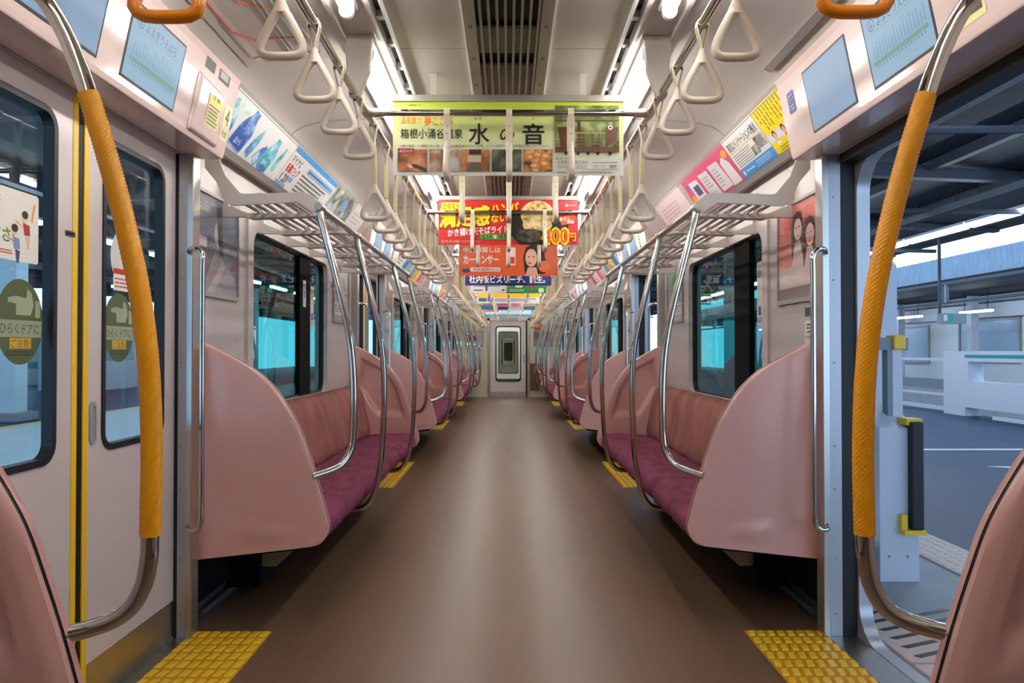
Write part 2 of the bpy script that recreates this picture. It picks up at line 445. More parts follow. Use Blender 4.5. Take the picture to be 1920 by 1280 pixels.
# next cars seen through the end-door window
n = 1
fl = MB().box(-1.4, 1.4, YE+0.4, 82, -0.06, 0).build('floor_next', M_floor); struct(fl, 'floor of the next cars seen through the end door window')
cl = MB().box(-1.4, 1.4, YE+0.06, 82, 2.45, 2.5).build('ceiling_next', M_ceil); struct(cl, 'ceiling of the next cars seen through the end door window')
for s in (-1, 1): struct(MB().box(s*1.38, s*1.45, YE+0.06, 82, 0, 2.5).build('wall_next_'+SIDE[s], M_cream), 'side wall of the next cars on the %s' % SIDE[s])
for i, y in enumerate((20.4, 26.0, 39.6, 44.0, 61.2)):
    dd = empty('door_%d' % (10+i), (0, y, 0)); struct(dd, 'connecting door number %s beyond the end door' % ORD[i])
    MB().holed(rrect(-1.4, 1.4, 0, 2.46, 0.002), rrect(-0.34, 0.34, 0.42, 1.88, 0.07), lambda x,z:(x,y,z), lambda x,z:(x,y+0.05,z)).build('bulkhead', mat('bulkhead_grey', rgb(190, 182, 178), 0.4), dd)
    MB().holed(rrect(-0.355, 0.355, 0.405, 1.895, 0.08), rrect(-0.325, 0.325, 0.435, 1.865, 0.06), lambda x,z:(x,y-0.006,z), lambda x,z:(x,y+0.055,z)).build('window_gasket', M_black, dd)
struct(MB().box(-1.4, 1.4, 82, 82.1, -0.1, 2.5).build('wall_next_end', M_cream))
for i, y in enumerate((22, 24.6, 29, 35, 42, 50, 57, 66)):
    for s in (-1, 1):
        q = MB().cyl((s*0.57, y-1.2, 2.40), (s*0.57, y+1.2, 2.40), 0.03, 8).build('ceiling_light', glow('tube_glow', (1, 0.955, 0.92, 1), TUBE_POWER)); tag(q, 'lit ceiling tube in the next cars, %s of the %s row' % (ORD[i], SIDE[s]), 'light', 'ceiling tubes in the next cars')

# ================================================================== SIDE DOORS
screw_me = None
def screws(parent, pts, r=0.0045, ax=(0, -1, 0)):
    global screw_me
    for p in pts:
        if screw_me is None:
            mb = MB(); mb.cyl((0, 0, 0), (0, -0.0022, 0), r, 8); screw_me = mb.mesh('screw'); screw_me.materials.append(M_grey)
        o = bpy.data.objects.new('screw', screw_me); COL.objects.link(o); o.parent = parent; o.location = Vector(p)-wloc(parent)

def door_posts(root, s, dc):
    for e in (-1, 1):
        y = dc+e*DH          # reveal
        f = 1 if e > 0 else -1
        a, c = (y, y+0.07) if e > 0 else (y-0.07, y)
        MB().box(s*1.322, s*1.352, a, c, 0.0, 2.03).build('corner_post', M_brush, root, bevel=0.004)
        xs = 1.384 if s < 0 else 1.402
        MB().box(s*1.352, s*xs, a+0.004, c-0.004, 0.0, 2.03).build('post_strip', M_alu, root)
        MB().box(s*xs, s*(1.3995 if s < 0 else 1.464), a+0.006, c-0.012, 0.0, 2.03).build('door_seal', M_black, root)
        if e > 0:
            screws(root, [(s*1.372, y+0.004, z) for z in (0.10, 0.33, 0.62, 0.80, 1.15, 1.5, 1.85)])
    MB().box(s*1.34, s*1.47, dc-DH, dc+DH, -0.004, 0.006).build('door_sill', M_brush, root)
def leaf(root, s, y0, y1, seam):      # y-range of a leaf; seam = y of the meeting edge
    mid = seam; far = y1 if abs(y1-seam) > abs(y0-seam) else y0
    g = 1 if far > seam else -1
    a, c = sorted((seam+g*0.046, far))
    w0, w1 = sorted((seam+g*0.135, seam+g*0.58))
    lf = MB().holed(rrect(a, c, 0.16, 2.06, 0.002), rrect(w0, w1, 0.86, 1.94, 0.06), lambda y,z:(s*1.40,y,z), lambda y,z:(s*1.435,y,z)).build('leaf', M_doorp, root)
    MB().holed(rrect(w0-0.006, w1+0.006, 0.854, 1.946, 0.066), rrect(w0+0.014, w1-0.014, 0.875, 1.926, 0.045), lambda y,z:(s*1.395,y,z), lambda y,z:(s*1.43,y,z)).build('window_gasket', M_black, lf)
    MB().box(s*1.422, s*1.426, w0+0.005, w1-0.005, 0.868, 1.935).build('pane', G_clear, lf)
    MB().box(s*1.399, s*1.437, a, c, 0.012, 0.16).build('kick_plate', M_brush, lf)
    e0, e1 = sorted((seam+g*0.018, seam+g*0.046))
    MB().box(s*1.398, s*1.43, e0, e1, 0.012, 2.06).build('yellow_edge_strip', M_yellow, lf)
    e0, e1 = sorted((seam+g*0.001, seam+g*0.018))
    MB().box(s*1.402, s*1.43, e0, e1, 0.012, 2.06).build('edge_rubber', M_black, lf)
    if g < 0: return lf
    hy = seam+g*0.078
    MB().holed(rrect(hy-0.022, hy+0.022, 0.885, 1.03, 0.022), rrect(hy-0.013, hy+0.013, 0.898, 1.017, 0.013), lambda y,z:(s*1.3965,y,z), lambda y,z:(s*1.402,y,z)).build('finger_grip', M_grey, lf, smooth=True)
    MB().prism_x(rrect(hy-0.013, hy+0.013, 0.898, 1.017, 0.013), s*1.3988, s*1.4005).build('grip_recess', M_alu, lf)
    return lf
door_no = 0
for s in (-1, 1):
    for i, dc in enumerate(DC):
        door_no += 1
        root = empty('door_%d' % door_no, (s*1.40, dc, 0))
        struct(root, '%s doorway of the %s side, %s' % (ORD[i], SIDE[s], 'closed with two pale sliding leaves' if s < 0 else 'standing open to the platform'))
        door_posts(root, s, dc)
        if s < 0:
            leaf(root, s, dc, dc+0.72, dc); leaf(root, s, dc-0.72, dc, dc)
        else:
            # open: leaves slid back into the pockets, outer body frame with rounded corners in view
            for g in (-1, 1):
                a, c = sorted((dc+g*(DH+0.005), dc+g*(DH+0.06)))
                MB().box(s*1.405, s*1.44, a, c, 0.02, 2.0).build('leaf_edge', M_black, root)
            MB().holed(rrect(dc-DH-0.07, dc+DH+0.07, -0.02, 2.10, 0.003), rrect(dc-DH+0.005, dc+DH-0.005, 0.012, 2.02, 0.13, 8), lambda y,z:(s*1.47,y,z), lambda y,z:(s*1.515,y,z)) if False else None
            o_ = rrect(dc-DH-0.08, dc+DH+0.08, -0.06, 2.12, 0.003, 8); i_ = rrect(dc-DH+0.01, dc+DH-0.01, 0.008, 2.0, 0.14, 8)
            MB().holed(o_, i_, lambda y,z:(s*1.465,y,z), lambda y,z:(s*1.52,y,z)).build('outer_frame', M_alu, root, smooth=True)
            MB().box(s*1.40, s*1.465, dc-DH, dc+DH, 1.99, 2.03).build('head_seal', M_black, root)

# warning oval + stickers on the first left door
root = bpy.data.objects['door_1']
def door_print(yc): return Print((-1.4205, yc, 0), (0, 1, 0), (0, 0, 1), (1, 0, 0))
GREEN_D = ink(88, 98, 66); INKG = ink(60, 64, 52); AMB = ink(206, 170, 60)
def oval_sticker(yc, zc):
    pr = door_print(yc)
    pr.ell(0, zc, 0.105, 0.125, GREEN_D, 36)
    pr.rect(-0.098, zc-0.045, 0.098, zc+0.005, ink(150, 158, 128))
    pr.text('ひらくドアに', -0.085, zc-0.035, 0.085, zc-0.005, INKG)
    pr.rect(-0.045, zc-0.078, 0.05, zc-0.047, AMB); pr.text('ご注意!', -0.04, zc-0.075, 0.045, zc-0.05, ink(150, 110, 30), 0.01)
    pr.lines(-0.06, zc-0.10, 0.06, zc-0.083, 2, INKG, 0.4)
    h = [(-0.02, 0.02), (0.045, 0.02), (0.06, 0.05), (0.05, 0.085), (0.03, 0.1), (0.025, 0.07), (-0.02, 0.075), (-0.055, 0.068), (-0.055, 0.055), (-0.02, 0.052)]
    pr.poly([(x, zc+z) for x, z in h], ink(160, 168, 138)); pr.rect(0.066, zc+0.015, 0.09, zc+0.065, ink(160, 168, 138))
    return pr
leafs = [c for c in root.children if c.name.startswith('leaf')]
near_leaf = min(leafs, key=lambda o: sum(v.co.y for v in o.data.vertices)); far_leaf = [l for l in leafs if l is not near_leaf][0]
oval_sticker(2.155, 1.285).build('warning_sticker', near_leaf)
oval_sticker(2.70, 1.285).build('warning_sticker', far_leaf)
pr = door_print(2.07)
W_ = ink(236, 230, 218)
pr.rr(-0.17, 1.46, 0.165, 1.665, 0.01, W_)
GRN = ink(70, 160, 60)
pr.text('つばさ!', -0.09, 1.505, 0.055, 1.545, GRN, 0.03, rise=0.05)
pr.lines(-0.12, 1.475, 0.05, 1.49, 2, ink(200, 90, 60), 0.5); pr.lines(-0.12, 1.56, 0.0, 1.645, 6, ink(190, 170, 160), 0.4)
SK = ink(232, 196, 160)
for (x, z, top, legc) in ((0.105, 1.575, ink(178, 52, 48), SK), (0.06, 1.53, ink(120, 150, 178), ink(70, 80, 110))):
    pr.poly([(x-0.012, z), (x+0.018, z-0.005), (x+0.02, z-0.035), (x-0.006, z-0.035)], top)
    pr.poly([(x+0.0, z-0.035), (x+0.02, z-0.04), (x+0.015, z-0.075), (x+0.006, z-0.075)], legc)
    pr.ell(x-0.004, z+0.016, 0.012, 0.015, SK, 14); pr.ell(x-0.003, z+0.024, 0.014, 0.012, ink(60, 36, 30), 14)
    pr.poly([(x-0.012, z-0.008), (x-0.045, z+0.004), (x-0.045, z-0.002), (x-0.01, z-0.018)], SK)
pr.poly([(0.135, 1.58), (0.15, 1.635), (0.143, 1.64), (0.129, 1.585)], ink(226, 160, 60))
pr.build('notice_sticker', near_leaf)
pr = door_print(2.70); pr.ell(0.03, 1.545, 0.09, 0.10, ink(214, 210, 205), 30); pr.poly([(0.06, 1.52), (0.085, 1.60), (0.10, 1.57), (0.09, 1.5)], ink(70, 70, 110))
pr.rr(-0.04, 1.42, 0.10, 1.50, 0.006, W_); pr.rect(-0.04, 1.48, 0.10, 1.5, ink(206, 50, 44)); pr.lines(-0.03, 1.428, 0.09, 1.47, 3, ink(190, 70, 60), 0.4)
pr.build('notice_sticker', far_leaf)
pr = door_print(2.325); pr.o.x = -1.3985; pr.o.y = 2.335; pr.rr(0.0, 1.565, 0.052, 1.583, 0.004, ink(50, 48, 46)); pr.lines(0.006, 1.568, 0.046, 1.580, 1, ink(160, 160, 156), 0.5); pr.build('maker_plate', near_leaf)

# ================================================================== SIDE WINDOWS
win_no = 0
def window(s, y0, y1, mul, label):
    global win_no
    win_no += 1
    root = empty('window_%d' % win_no, (s*XW, (y0+y1)/2, WZ0)); struct(root, label)
    X0, X1 = s*(XW-0.016), s*(XW+0.08)
    MB().holed(rrect(y0-0.06, y1+0.06, WZ0-0.05, WZ1+0.05, 0.03), rrect(y0+0.02, y1-0.02, WZ0+0.02, WZ1-0.02, 0.09), lambda y,z:(X0,y,z), lambda y,z:(X1,y,z)).build('frame', M_wall, root, smooth=True, angle=30)
    MB().holed(rrect(y0-0.0, y1+0.0, WZ0-0.0, WZ1+0.0, 0.09), rrect(y0+0.032, y1-0.032, WZ0+0.032, WZ1-0.032, 0.08), lambda y,z:(s*(XW+0.014),y,z), lambda y,z:(s*(XW+0.05),y,z)).build('gasket', M_black, root)
    if mul:
        MB().box(s*(XW+0.010), s*(XW+0.04), mul[0], mul[1], WZ0+0.02, WZ1-0.02).build('mullion', mat('matte_black', rgb(8, 8, 9), 0.7, spec=0.08), root)
        MB().box(s*(XW+0.030), s*(XW+0.034), y0+0.02, mul[0]+0.01, WZ0+0.02, WZ1-0.02).build('pane', G_teal, root)
        MB().box(s*(XW+0.030), s*(XW+0.034), mul[1]-0.01, y1-0.02, WZ0+0.02, WZ1-0.02).build('pane', G_teal, root)
        # upright notice strips on the glass and the mullion
        nn = -s
        for (yy, w, z0, z1, xx) in (((mul[0]+mul[1])/2-0.06, 0.07, 1.5, 1.68, XW+0.009), (mul[1]+0.07, 0.09, 1.36, 1.66, XW+0.029)) if s < 0 else ((3.98+y0-3.94+0.10, 0.09, 1.34, 1.70, XW+0.029),):
            pr = Print((s*xx, yy, 0), (0, -s, 0), (0, 0, 1), (nn, 0, 0))
            a, c = sorted((0, -s*w))
            pr.rr(a, z0, c, z1, 0.01, ink(214, 212, 206))
            pr.lines(a+0.01, z0+0.02, c-0.01, z0+0.05, 3, ink(90, 96, 110), 0.4); pr.rect(a+0.022, z0+0.06, c-0.022, z0+0.11, ink(66, 84, 140))
            pr.lines(a+0.015, z1-0.09, c-0.015, z1-0.02, 5, ink(80, 84, 96), 0.5)
            pr.build('notice_strip', root)
    else:
        MB().box(s*(XW+0.030), s*(XW+0.034), y0+0.02, y1-0.02, WZ0+0.02, WZ1-0.02).build('pane', G_teal, root)
for s in (-1, 1):
    for k, (a, c) in enumerate(wins(s)):
        mul = (4.93+k*P, 5.19+k*P) if s < 0 else (4.25+k*P, 4.53+k*P)
        window(s, a, c, mul, 'teal tinted window with black mullion above the %s %s bench' % (ORD[k], SIDE[s]))
    window(s, END_WIN[0], END_WIN[1], None, 'small tinted window above the short %s bench at the car end' % SIDE[s])

# ================================================================== DOOR HEADERS WITH SCREENS
SCR = glow('screen_blue', rgb(96, 178, 222), 0.42, 0.12); SCR2 = glow('screen_blue_plain', rgb(84, 164, 220), 0.36, 0.12)
S_INK = ink(52, 88, 108); S_GRN = glow('screen_green', rgb(70, 180, 160), 0.3, 0.1)
hA, hB = (1.238, 2.03), (1.157, 2.372)
def header(s, dc, i):
    t = thing('display_header', (s*1.24, dc, 2.03), 'pale pink display header above the %s doorway of the %s side' % (ORD[i], SIDE[s]), 'display panel', 'display headers above the doors')
    poly = [(1.252, 2.03), hA, (1.232, 2.05), (1.170, 2.345), hB, (1.175, 2.392), (1.378, 2.40), (1.378, 2.03)]
    MB().prism_y([(s*x, z) for x, z in poly], dc-0.78, dc+0.78).build('housing', M_head, t, bevel=0.006)
    u = Vector((0, 1, 0)); lo = Vector((s*1.232, 0, 2.05)); hi = Vector((s*1.170, 0, 2.345)); v = (hi-lo).normalized(); nrm = Vector((-s*v.z, 0, s*v.x)).normalized()
    if nrm.x*s > 0: nrm = -nrm
    def plane(y): return Print((lo.x, y, lo.z), u, v, nrm)
    yy = (1.83, 2.33) if s < 0 else (2.09, 2.58)
    for q, y0 in enumerate(yy):
        y0 = y0-2.42+dc
        w, h0, h1 = 0.355, 0.03, 0.262
        mk = MB(); a = lo+v*(h0-0.008); bb = lo+v*(h1+0.008)
        f = lambda yv, k: tuple((lo+v*k)+nrm*0.001+Vector((0, yv, 0)))
        scr = MB().loft([[tuple(lo+v*k+nrm*d+Vector((0, y, 0))) for y, k in ((y0-0.008, h0-0.008), (y0+w+0.008, h0-0.008), (y0+w+0.008, h1+0.008), (y0-0.008, h1+0.008))] for d in (-0.004, 0.0015)]).build('screen_bezel', M_black, t)
        pr = plane(y0); pr.layer = 26
        lit = (q == 1) if s < 0 else (q == 0)
        pr.rect(0, h0, w, h1, SCR if lit else SCR2)
        if lit:
            X = (lambda a: a) if s < 0 else (lambda a: w-a)
            def T(txt, a, z0, c, z1, m, b=0.0):
                if s < 0: pr.text(txt, a, z0, c, z1, m, b)
                else: pr.text(txt, w-a, z0, w-c, z1, m, b)     # reads left to right when seen from the aisle
            T('よよぎうえはら', 0.085, 0.20, 0.30, 0.235, S_INK)
            for rr_ in ((0.03+0.02),): pr.ringell(X(rr_), 0.218, 0.017, 0.02, S_INK, 18)
            T('6', 0.044, 0.207, 0.056, 0.229, S_INK)
            a, c = sorted((X(0.02), X(0.335))); pr.rect(a, 0.190, c, 0.192, S_GRN)
            rnd = random.Random(3)
            for g in range(17):
                xx = X(0.04+g*0.018); hh = 0.035+0.03*rnd.random(); pr.layer -= 1; pr.rect(xx-0.003, 0.108, xx+0.003, 0.108+hh, ink(92, 140, 166))
            pr.layer += 1
            a, c = sorted((X(0.02), X(0.335))); pr.rect(a, 0.088, c, 0.102, S_GRN)
            for g in range(16):
                xx = X(0.045+g*0.018); pr.layer -= 1; pr.rect(xx-0.003, 0.076, xx+0.003, 0.086, ink(70, 140, 120))
            pr.layer += 1
        pr.build('screen', scr)
    return t, plane
for s in (-1, 1):
    for i, dc in enumerate(DC):
        t, plane = header(s, dc, i)
        if s < 0:                               # emergency call box and car-number label
            pp = plane(0)
            y0, y1 = dc+0.40, dc+0.675
            L0 = [tuple(pp.o+pp.v*k+pp.n*0.0+Vector((0, y, 0))) for y, k in ((y0, -0.0), (y1, -0.0), (y1-0.03, 0.22), (y0, 0.235))]
            L1 = [tuple(pp.o+pp.v*k+pp.n*dd+Vector((0, y, 0))) for y, k, dd in ((y0+0.015, 0.01, 0.016), (y1-0.015, 0.01, 0.016), (y1-0.045, 0.21, 0.014), (y0+0.015, 0.222, 0.014))]
            bx = MB().loft([L0, L1]).build('emergency_call_box', M_head, t, bevel=0.008)
            q = plane(dc+0.50); q.layer = 270
            YL = ink(228, 222, 150)
            q.rect(0.0, 0.055, 0.125, 0.185, YL); q.rect(0.0, 0.15, 0.125, 0.165, ink(232, 206, 40)); q.text('注意', 0.02, 0.166, 0.10, 0.182, ink(60, 50, 40), 0.01)
            q.lines(0.01, 0.06, 0.115, 0.145, 6, ink(110, 106, 84), 0.45)
            q.build('warning_label', bx)
            q = plane(dc+0.692); q.layer = 6
            q.rr(0.0, 0.05, 0.072, 0.20, 0.008, ink(226, 222, 160)); q.text('4', 0.018, 0.115, 0.055, 0.185, ink(50, 48, 44), 0.01); q.text('号車', 0.012, 0.06, 0.06, 0.09, ink(60, 58, 50))
            q.build('car_number_label', t)
            for a, c, z0 in ((0.44, 0.53, 0.262), (0.57, 0.68, 0.262)):
                q = plane(dc+a); q.layer = 4; q.rect(0, z0, c-a, z0+0.05, ink(40, 40, 42)); q.rect(0.015, z0+0.012, c-a-0.015, z0+0.04, ink(150, 152, 150)) if a > 0.5 else None
                q.build('indicator_window', t)
        else:
            q = plane(dc+0.60); q.layer = 6
            q.rr(0.03, 0.155, 0.10, 0.245, 0.008, ink(48, 66, 130)); q.lines(0.04, 0.165, 0.092, 0.235, 5, ink(190, 200, 226), 0.35)
            q.build('information_label', t)
            q = plane(dc-0.545); q.layer = 6
            q.rr(0.0, 0.02, 0.10, 0.235, 0.008, ink(222, 218, 150)); q.lines(0.012, 0.03, 0.09, 0.22, 6, ink(80, 76, 60), 0.45)
            q.build('instruction_label', t)

# ================================================================== LIGHTS
def tube_light(s, y0, idx):
    t = thing('ceiling_light', (s*0.572, y0+0.6, 2.45), 'lit fluorescent ceiling tube on the %s, %s from the camera' % (SIDE[s], ORD[idx]), 'light', 'fluorescent ceiling tubes')
    MB().box(s*0.545, s*0.60, y0-0.06, y0+1.27, 2.432, 2.455).build('fixture_base', M_white, t, bevel=0.004)
    MB().cyl((s*0.572, y0, 2.402), (s*0.572, y0+1.2, 2.402), 0.0185, 14).build('tube', glow('tube_glow', (1, 0.955, 0.92, 1), TUBE_POWER), t, smooth=True)
    for yy in (y0-0.02, y0+1.2):
        MB().prism_y([(s*0.572+0.026*math.sin(a), 2.402-0.026*math.cos(a)) for a in [R(-90+18*i) for i in range(11)]]+[(s*0.572+0.026, 2.44), (s*0.572-0.026, 2.44)], yy, yy+0.02).build('tube_socket', M_white, t)
for s in (-1, 1):
    idx = 0
    for k in range(-2, 10):
        y0 = 3.0+1.607*k
        if y0+1.2 > YE-0.1: continue
        tube_light(s, y0, idx); idx += 1

# ================================================================== STRAP RAILS, CROSS BARS
RX, RZ, RR = 0.615, 2.235, 0.016
rails = {}
for s in (-1, 1):
    t = thing('strap_rail', (s*RX, 1.0, RZ), 'long steel strap rail running the length of the car on the %s' % SIDE[s], 'rail', 'strap rails')
    MB().cyl((s*RX, -1.5, RZ), (s*RX, YE-0.05, RZ), RR, 14).build('rail_tube', M_chrome, t, smooth=True)
    for k in range(-1, 4):
        for o_ in (2.95, 6.55):
            y = o_+k*P
            if y < -1 or y > YE-0.3: continue
            MB().prism_y([(s*(RX-0.075), 2.46), (s*(RX+0.035), 2.46), (s*(RX+0.03), 2.30), (s*(RX+0.02), RZ-0.02), (s*(RX-0.02), RZ-0.02), (s*(RX-0.06), 2.32)], y-0.02, y+0.02).build('ceiling_bracket', M_rackw, t, bevel=0.006)
    rails[s] = t
BARS = []
for k in range(0, 4):
    for o_ in (3.2, 4.25, 5.5, 6.5):
        y = o_+k*P
        if y < YE-0.4: BARS.append(y)
for i, y in enumerate(BARS):
    t = thing('cross_bar', (0, y, RZ), 'steel cross bar between the strap rails, %s from the camera' % ORD[i], 'bar', 'cross bars')
    MB().cyl((-RX, y, RZ), (RX, y, RZ), 0.0145, 12).build('bar_tube', M_chrome, t, smooth=True)
    for s in (-1, 1):
        MB().cyl((s*(RX-0.06), y, RZ), (s*(RX-0.01), y, RZ), 0.020, 12).build('bar_joint', M_brush, t, smooth=True)
        MB().cyl((s*RX, y-0.035, RZ), (s*RX, y+0.035, RZ), 0.021, 12).build('rail_clamp', M_brush, t, smooth=True)

# ================================================================== STRAPS
def tri_loop(w, h, r):
    # rounded triangle hanging from (0,0) apex neck down to -h, with corner rounding
    pts = []
    A = [(0.0, 0.0), (w/2, -h), (-w/2, -h)]
    for i in range(3):
        p = Vector(A[i]+(0,)); a = Vector(A[i-1]+(0,)); c = Vector(A[(i+1) % 3]+(0,))
        d0 = (a-p).normalized(); d1 = (c-p).normalized(); rr_ = r if i else r*0.7
        s0 = p+d0*rr_*1.25; s1 = p+d1*rr_*1.25
        for k in range(6):
            t = k/5; pts.append((s0*(1-t)**2+p*2*t*(1-t)+s1*t*t))
    return pts
def ring_tube(mb, pts, ra, rb, n=8):
    # closed tube in the XZ plane with an oval section (ra in plane, rb along Y)
    k = len(pts); L = []
    for i in range(k):
        t = (pts[(i+1) % k]-pts[i-1]).normalized(); nn = Vector((t.y, -t.x, 0)); p = pts[i]
        L.append([(p.x+nn.x*ra*math.cos(2*math.pi*j/n), rb*math.sin(2*math.pi*j/n), p.y+nn.y*ra*math.cos(2*math.pi*j/n)) for j in range(n)])
    L.append(L[0]); mb.loft(L, True, False, False); return mb
STRAP = {}
def strap_parts(kind):
    """meshes in the frame of a strap hanging from a bar along Y at the origin"""
    if kind in STRAP: return STRAP[kind]
    drop = {'short': 0.092, 'long': 0.285, 'cross': 0.135}[kind]
    hh, ww = (0.145, 0.152)
    parts = []
    b1 = MB(); hw = 0.013                       # belt: loop over the bar, two strands meeting above the grip
    loop = [(-0.004, -drop), (-0.0045, -0.07), (-0.019, -0.01), (-0.0155, 0.010), (0, 0.0205), (0.0155, 0.010), (0.019, -0.01), (0.0045, -0.07), (0.004, -drop)]
    for a, c in zip(loop[:-1], loop[1:]):
        d = Vector((c[0]-a[0], c[1]-a[1])).normalized(); q = (-d.y*0.0016, d.x*0.0016)
        b1.add([(a[0]-q[0], -hw, a[1]-q[1]), (a[0]+q[0], -hw, a[1]+q[1]), (a[0]+q[0], hw, a[1]+q[1]), (a[0]-q[0], hw, a[1]-q[1]),
                (c[0]-q[0], -hw, c[1]-q[1]), (c[0]+q[0], -hw, c[1]+q[1]), (c[0]+q[0], hw, c[1]+q[1]), (c[0]-q[0], hw, c[1]-q[1])],
               [(0,3,2,1),(4,5,6,7),(0,1,5,4),(1,2,6,5),(2,3,7,6),(3,0,4,7)])
    me = b1.mesh('belt'); me.materials.append(M_belt); parts.append(('belt', me))
    if kind == 'long':
        s1 = MB().box(-0.0085, 0.0085, -0.0165, 0.0165, -0.27, -0.10); me = s1.mesh('belt_sleeve'); me.materials.append(M_sleeve); parts.append(('belt_sleeve', me))
    if kind == 'cross':
        s1 = MB().box(-0.008, 0.008, -0.0165, 0.0165, -0.15, -0.02); me = s1.mesh('belt_sleeve'); me.materials.append(M_belt); parts.append(('belt_sleeve', me))
        s2 = MB()
        for zz in (-0.062, -0.092): s2.cyl((-0.0092, 0, zz), (0.0092, 0, zz), 0.0028, 8)
        me = s2.mesh('rivet'); me.materials.append(M_fan); parts.append(('rivet', me))
    g = MB(); ring_tube(g, [p+Vector((0, -drop-0.004, 0)) for p in tri_loop(ww, hh, 0.044)], 0.0115, 0.0145, 10)
    g.loft([[(x*sx, y*0.016, -drop-0.028*k+0.012) for x, y in [(math.cos(2*math.pi*j/10), math.sin(2*math.pi*j/10)) for j in range(10)]] for k, sx in ((0, 0.010), (0.5, 0.013), (1.0, 0.020), (1.6, 0.026))])
    for nm, mm in (('grip', M_grip), ('grip_orange', M_ogrip)):
        me = g.mesh('grip'); me.shade_smooth(); me.set_sharp_from_angle(angle=R(50)); me.materials.append(mm); parts.append((nm, me))
    STRAP[kind] = parts; return parts
def strap(kind, x, y, label, group, along_x=False, orange=False, tilt=0.0):
    t = thing('hanging_strap', (x, y, RZ), label, 'strap', group)
    if along_x: t.rotation_euler = (tilt, 0, R(90))
    else: t.rotation_euler = (0, tilt, 0)
    for nm, me in strap_parts(kind):
        if nm == 'grip' and orange: continue
        if nm == 'grip_orange' and not orange: continue
        o = bpy.data.objects.new('grip' if nm.startswith('grip') else nm, me); COL.objects.link(o); o.parent = t
rnd = random.Random(4)
BENCHWORD = ['first', 'second', 'third', 'end']
for s in (-1, 1):
    for k in range(0, 50):
        y = 1.985+0.3443*k
        if y > YE-0.35: break
        cell, q = divmod(k, 14)
        if q < 4:
            lab = 'short cream triangular strap on the %s rail above the %s doorway, %s of four' % (SIDE[s], ORD[cell], ORD[q]); kind = 'short'
        else:
            lab = 'long cream triangular strap on the %s rail over the %s bench, %s along' % (SIDE[s], BENCHWORD[cell], ORD[q-4]); kind = 'long'
        strap(kind, s*RX, y, lab, 'cream strap handles on the %s rail' % SIDE[s], tilt=(rnd.random()-0.5)*0.05)
strap('long', -RX, 1.325, 'orange triangular strap at the top left near the camera', 'orange strap handles', orange=True)
strap('long', RX, 1.30, 'orange triangular strap at the top right in front of the screen', 'orange strap handles', orange=True)
strap('short', RX, 1.60, 'orange triangular strap on the right rail cut off by the picture top', 'orange strap handles', orange=True)
for i, y in enumerate(BARS):
    for j, x in enumerate((-0.266, 0.004, 0.272)):
        strap('cross', x, y, 'cream strap seen edge-on, %s on the %s cross bar' % (('left', 'middle', 'right')[j], ORD[i]), 'strap handles on the cross bars', along_x=True, tilt=0.0)

# ================================================================== PARTITIONS
FRONT = [(0.845, 0.357), (0.812, 0.368), (0.789, 0.395), (0.777, 0.43), (0.782, 0.47), (0.806, 0.56), (0.839, 0.675), (0.872, 0.775), (0.908, 0.872), (0.955, 0.957), (1.007, 1.033), (1.06, 1.087), (1.116, 1.130), (1.22, 1.188), (1.33, 1.245)]
def fr(t):
    n = len(FRONT)-1; a = min(int(t*n), n-1); f = t*n-a
    p0 = FRONT[max(a-1, 0)]; p1 = FRONT[a]; p2 = FRONT[a+1]; p3 = FRONT[min(a+2, n)]
    g = lambda i: 0.5*(2*p1[i]+(p2[i]-p0[i])*f+(2*p0[i]-5*p1[i]+4*p2[i]-p3[i])*f*f+(3*p1[i]-p0[i]-3*p2[i]+p3[i])*f**3)
    return g(0), g(1)
def pt(u, v):
    fx, fz = fr(v); wx = 1.378; wz = 0.295+(1.25-0.295)*v
    # bottom edge: gentle slope from the rounded front corner to the wall
    x = fx+(wx-fx)*u; z = fz+(wz-fz)*u
    if v < 0.15:
        zb = 0.357-0.060*((x-0.845)/0.535)                 # line of the lower edge
        z += (zb-z)*(1-v/0.15)*min(1, u*6)
    return x, z
def sm(a, c, x): t = max(0, min(1, (x-a)/(c-a))); return t*t*(3-2*t)
NU, NV = 44, 56
RECESS = [(1.285, 1.15), (1.12, 1.062), (1.03, 0.985), (0.965, 0.87), (0.915, 0.70), (0.905, 0.64), (1.15, 0.64), (1.31, 0.89)]
def recess_in(x, z):                # depth inside the recessed field of the inner shell
    d = 9
    for (ax, az), (bx, bz) in zip(RECESS, RECESS[1:]+RECESS[:1]):
        l = math.hypot(bx-ax, bz-az); d = min(d, ((bx-ax)*(z-az)-(bz-az)*(x-ax))/l)
    return d
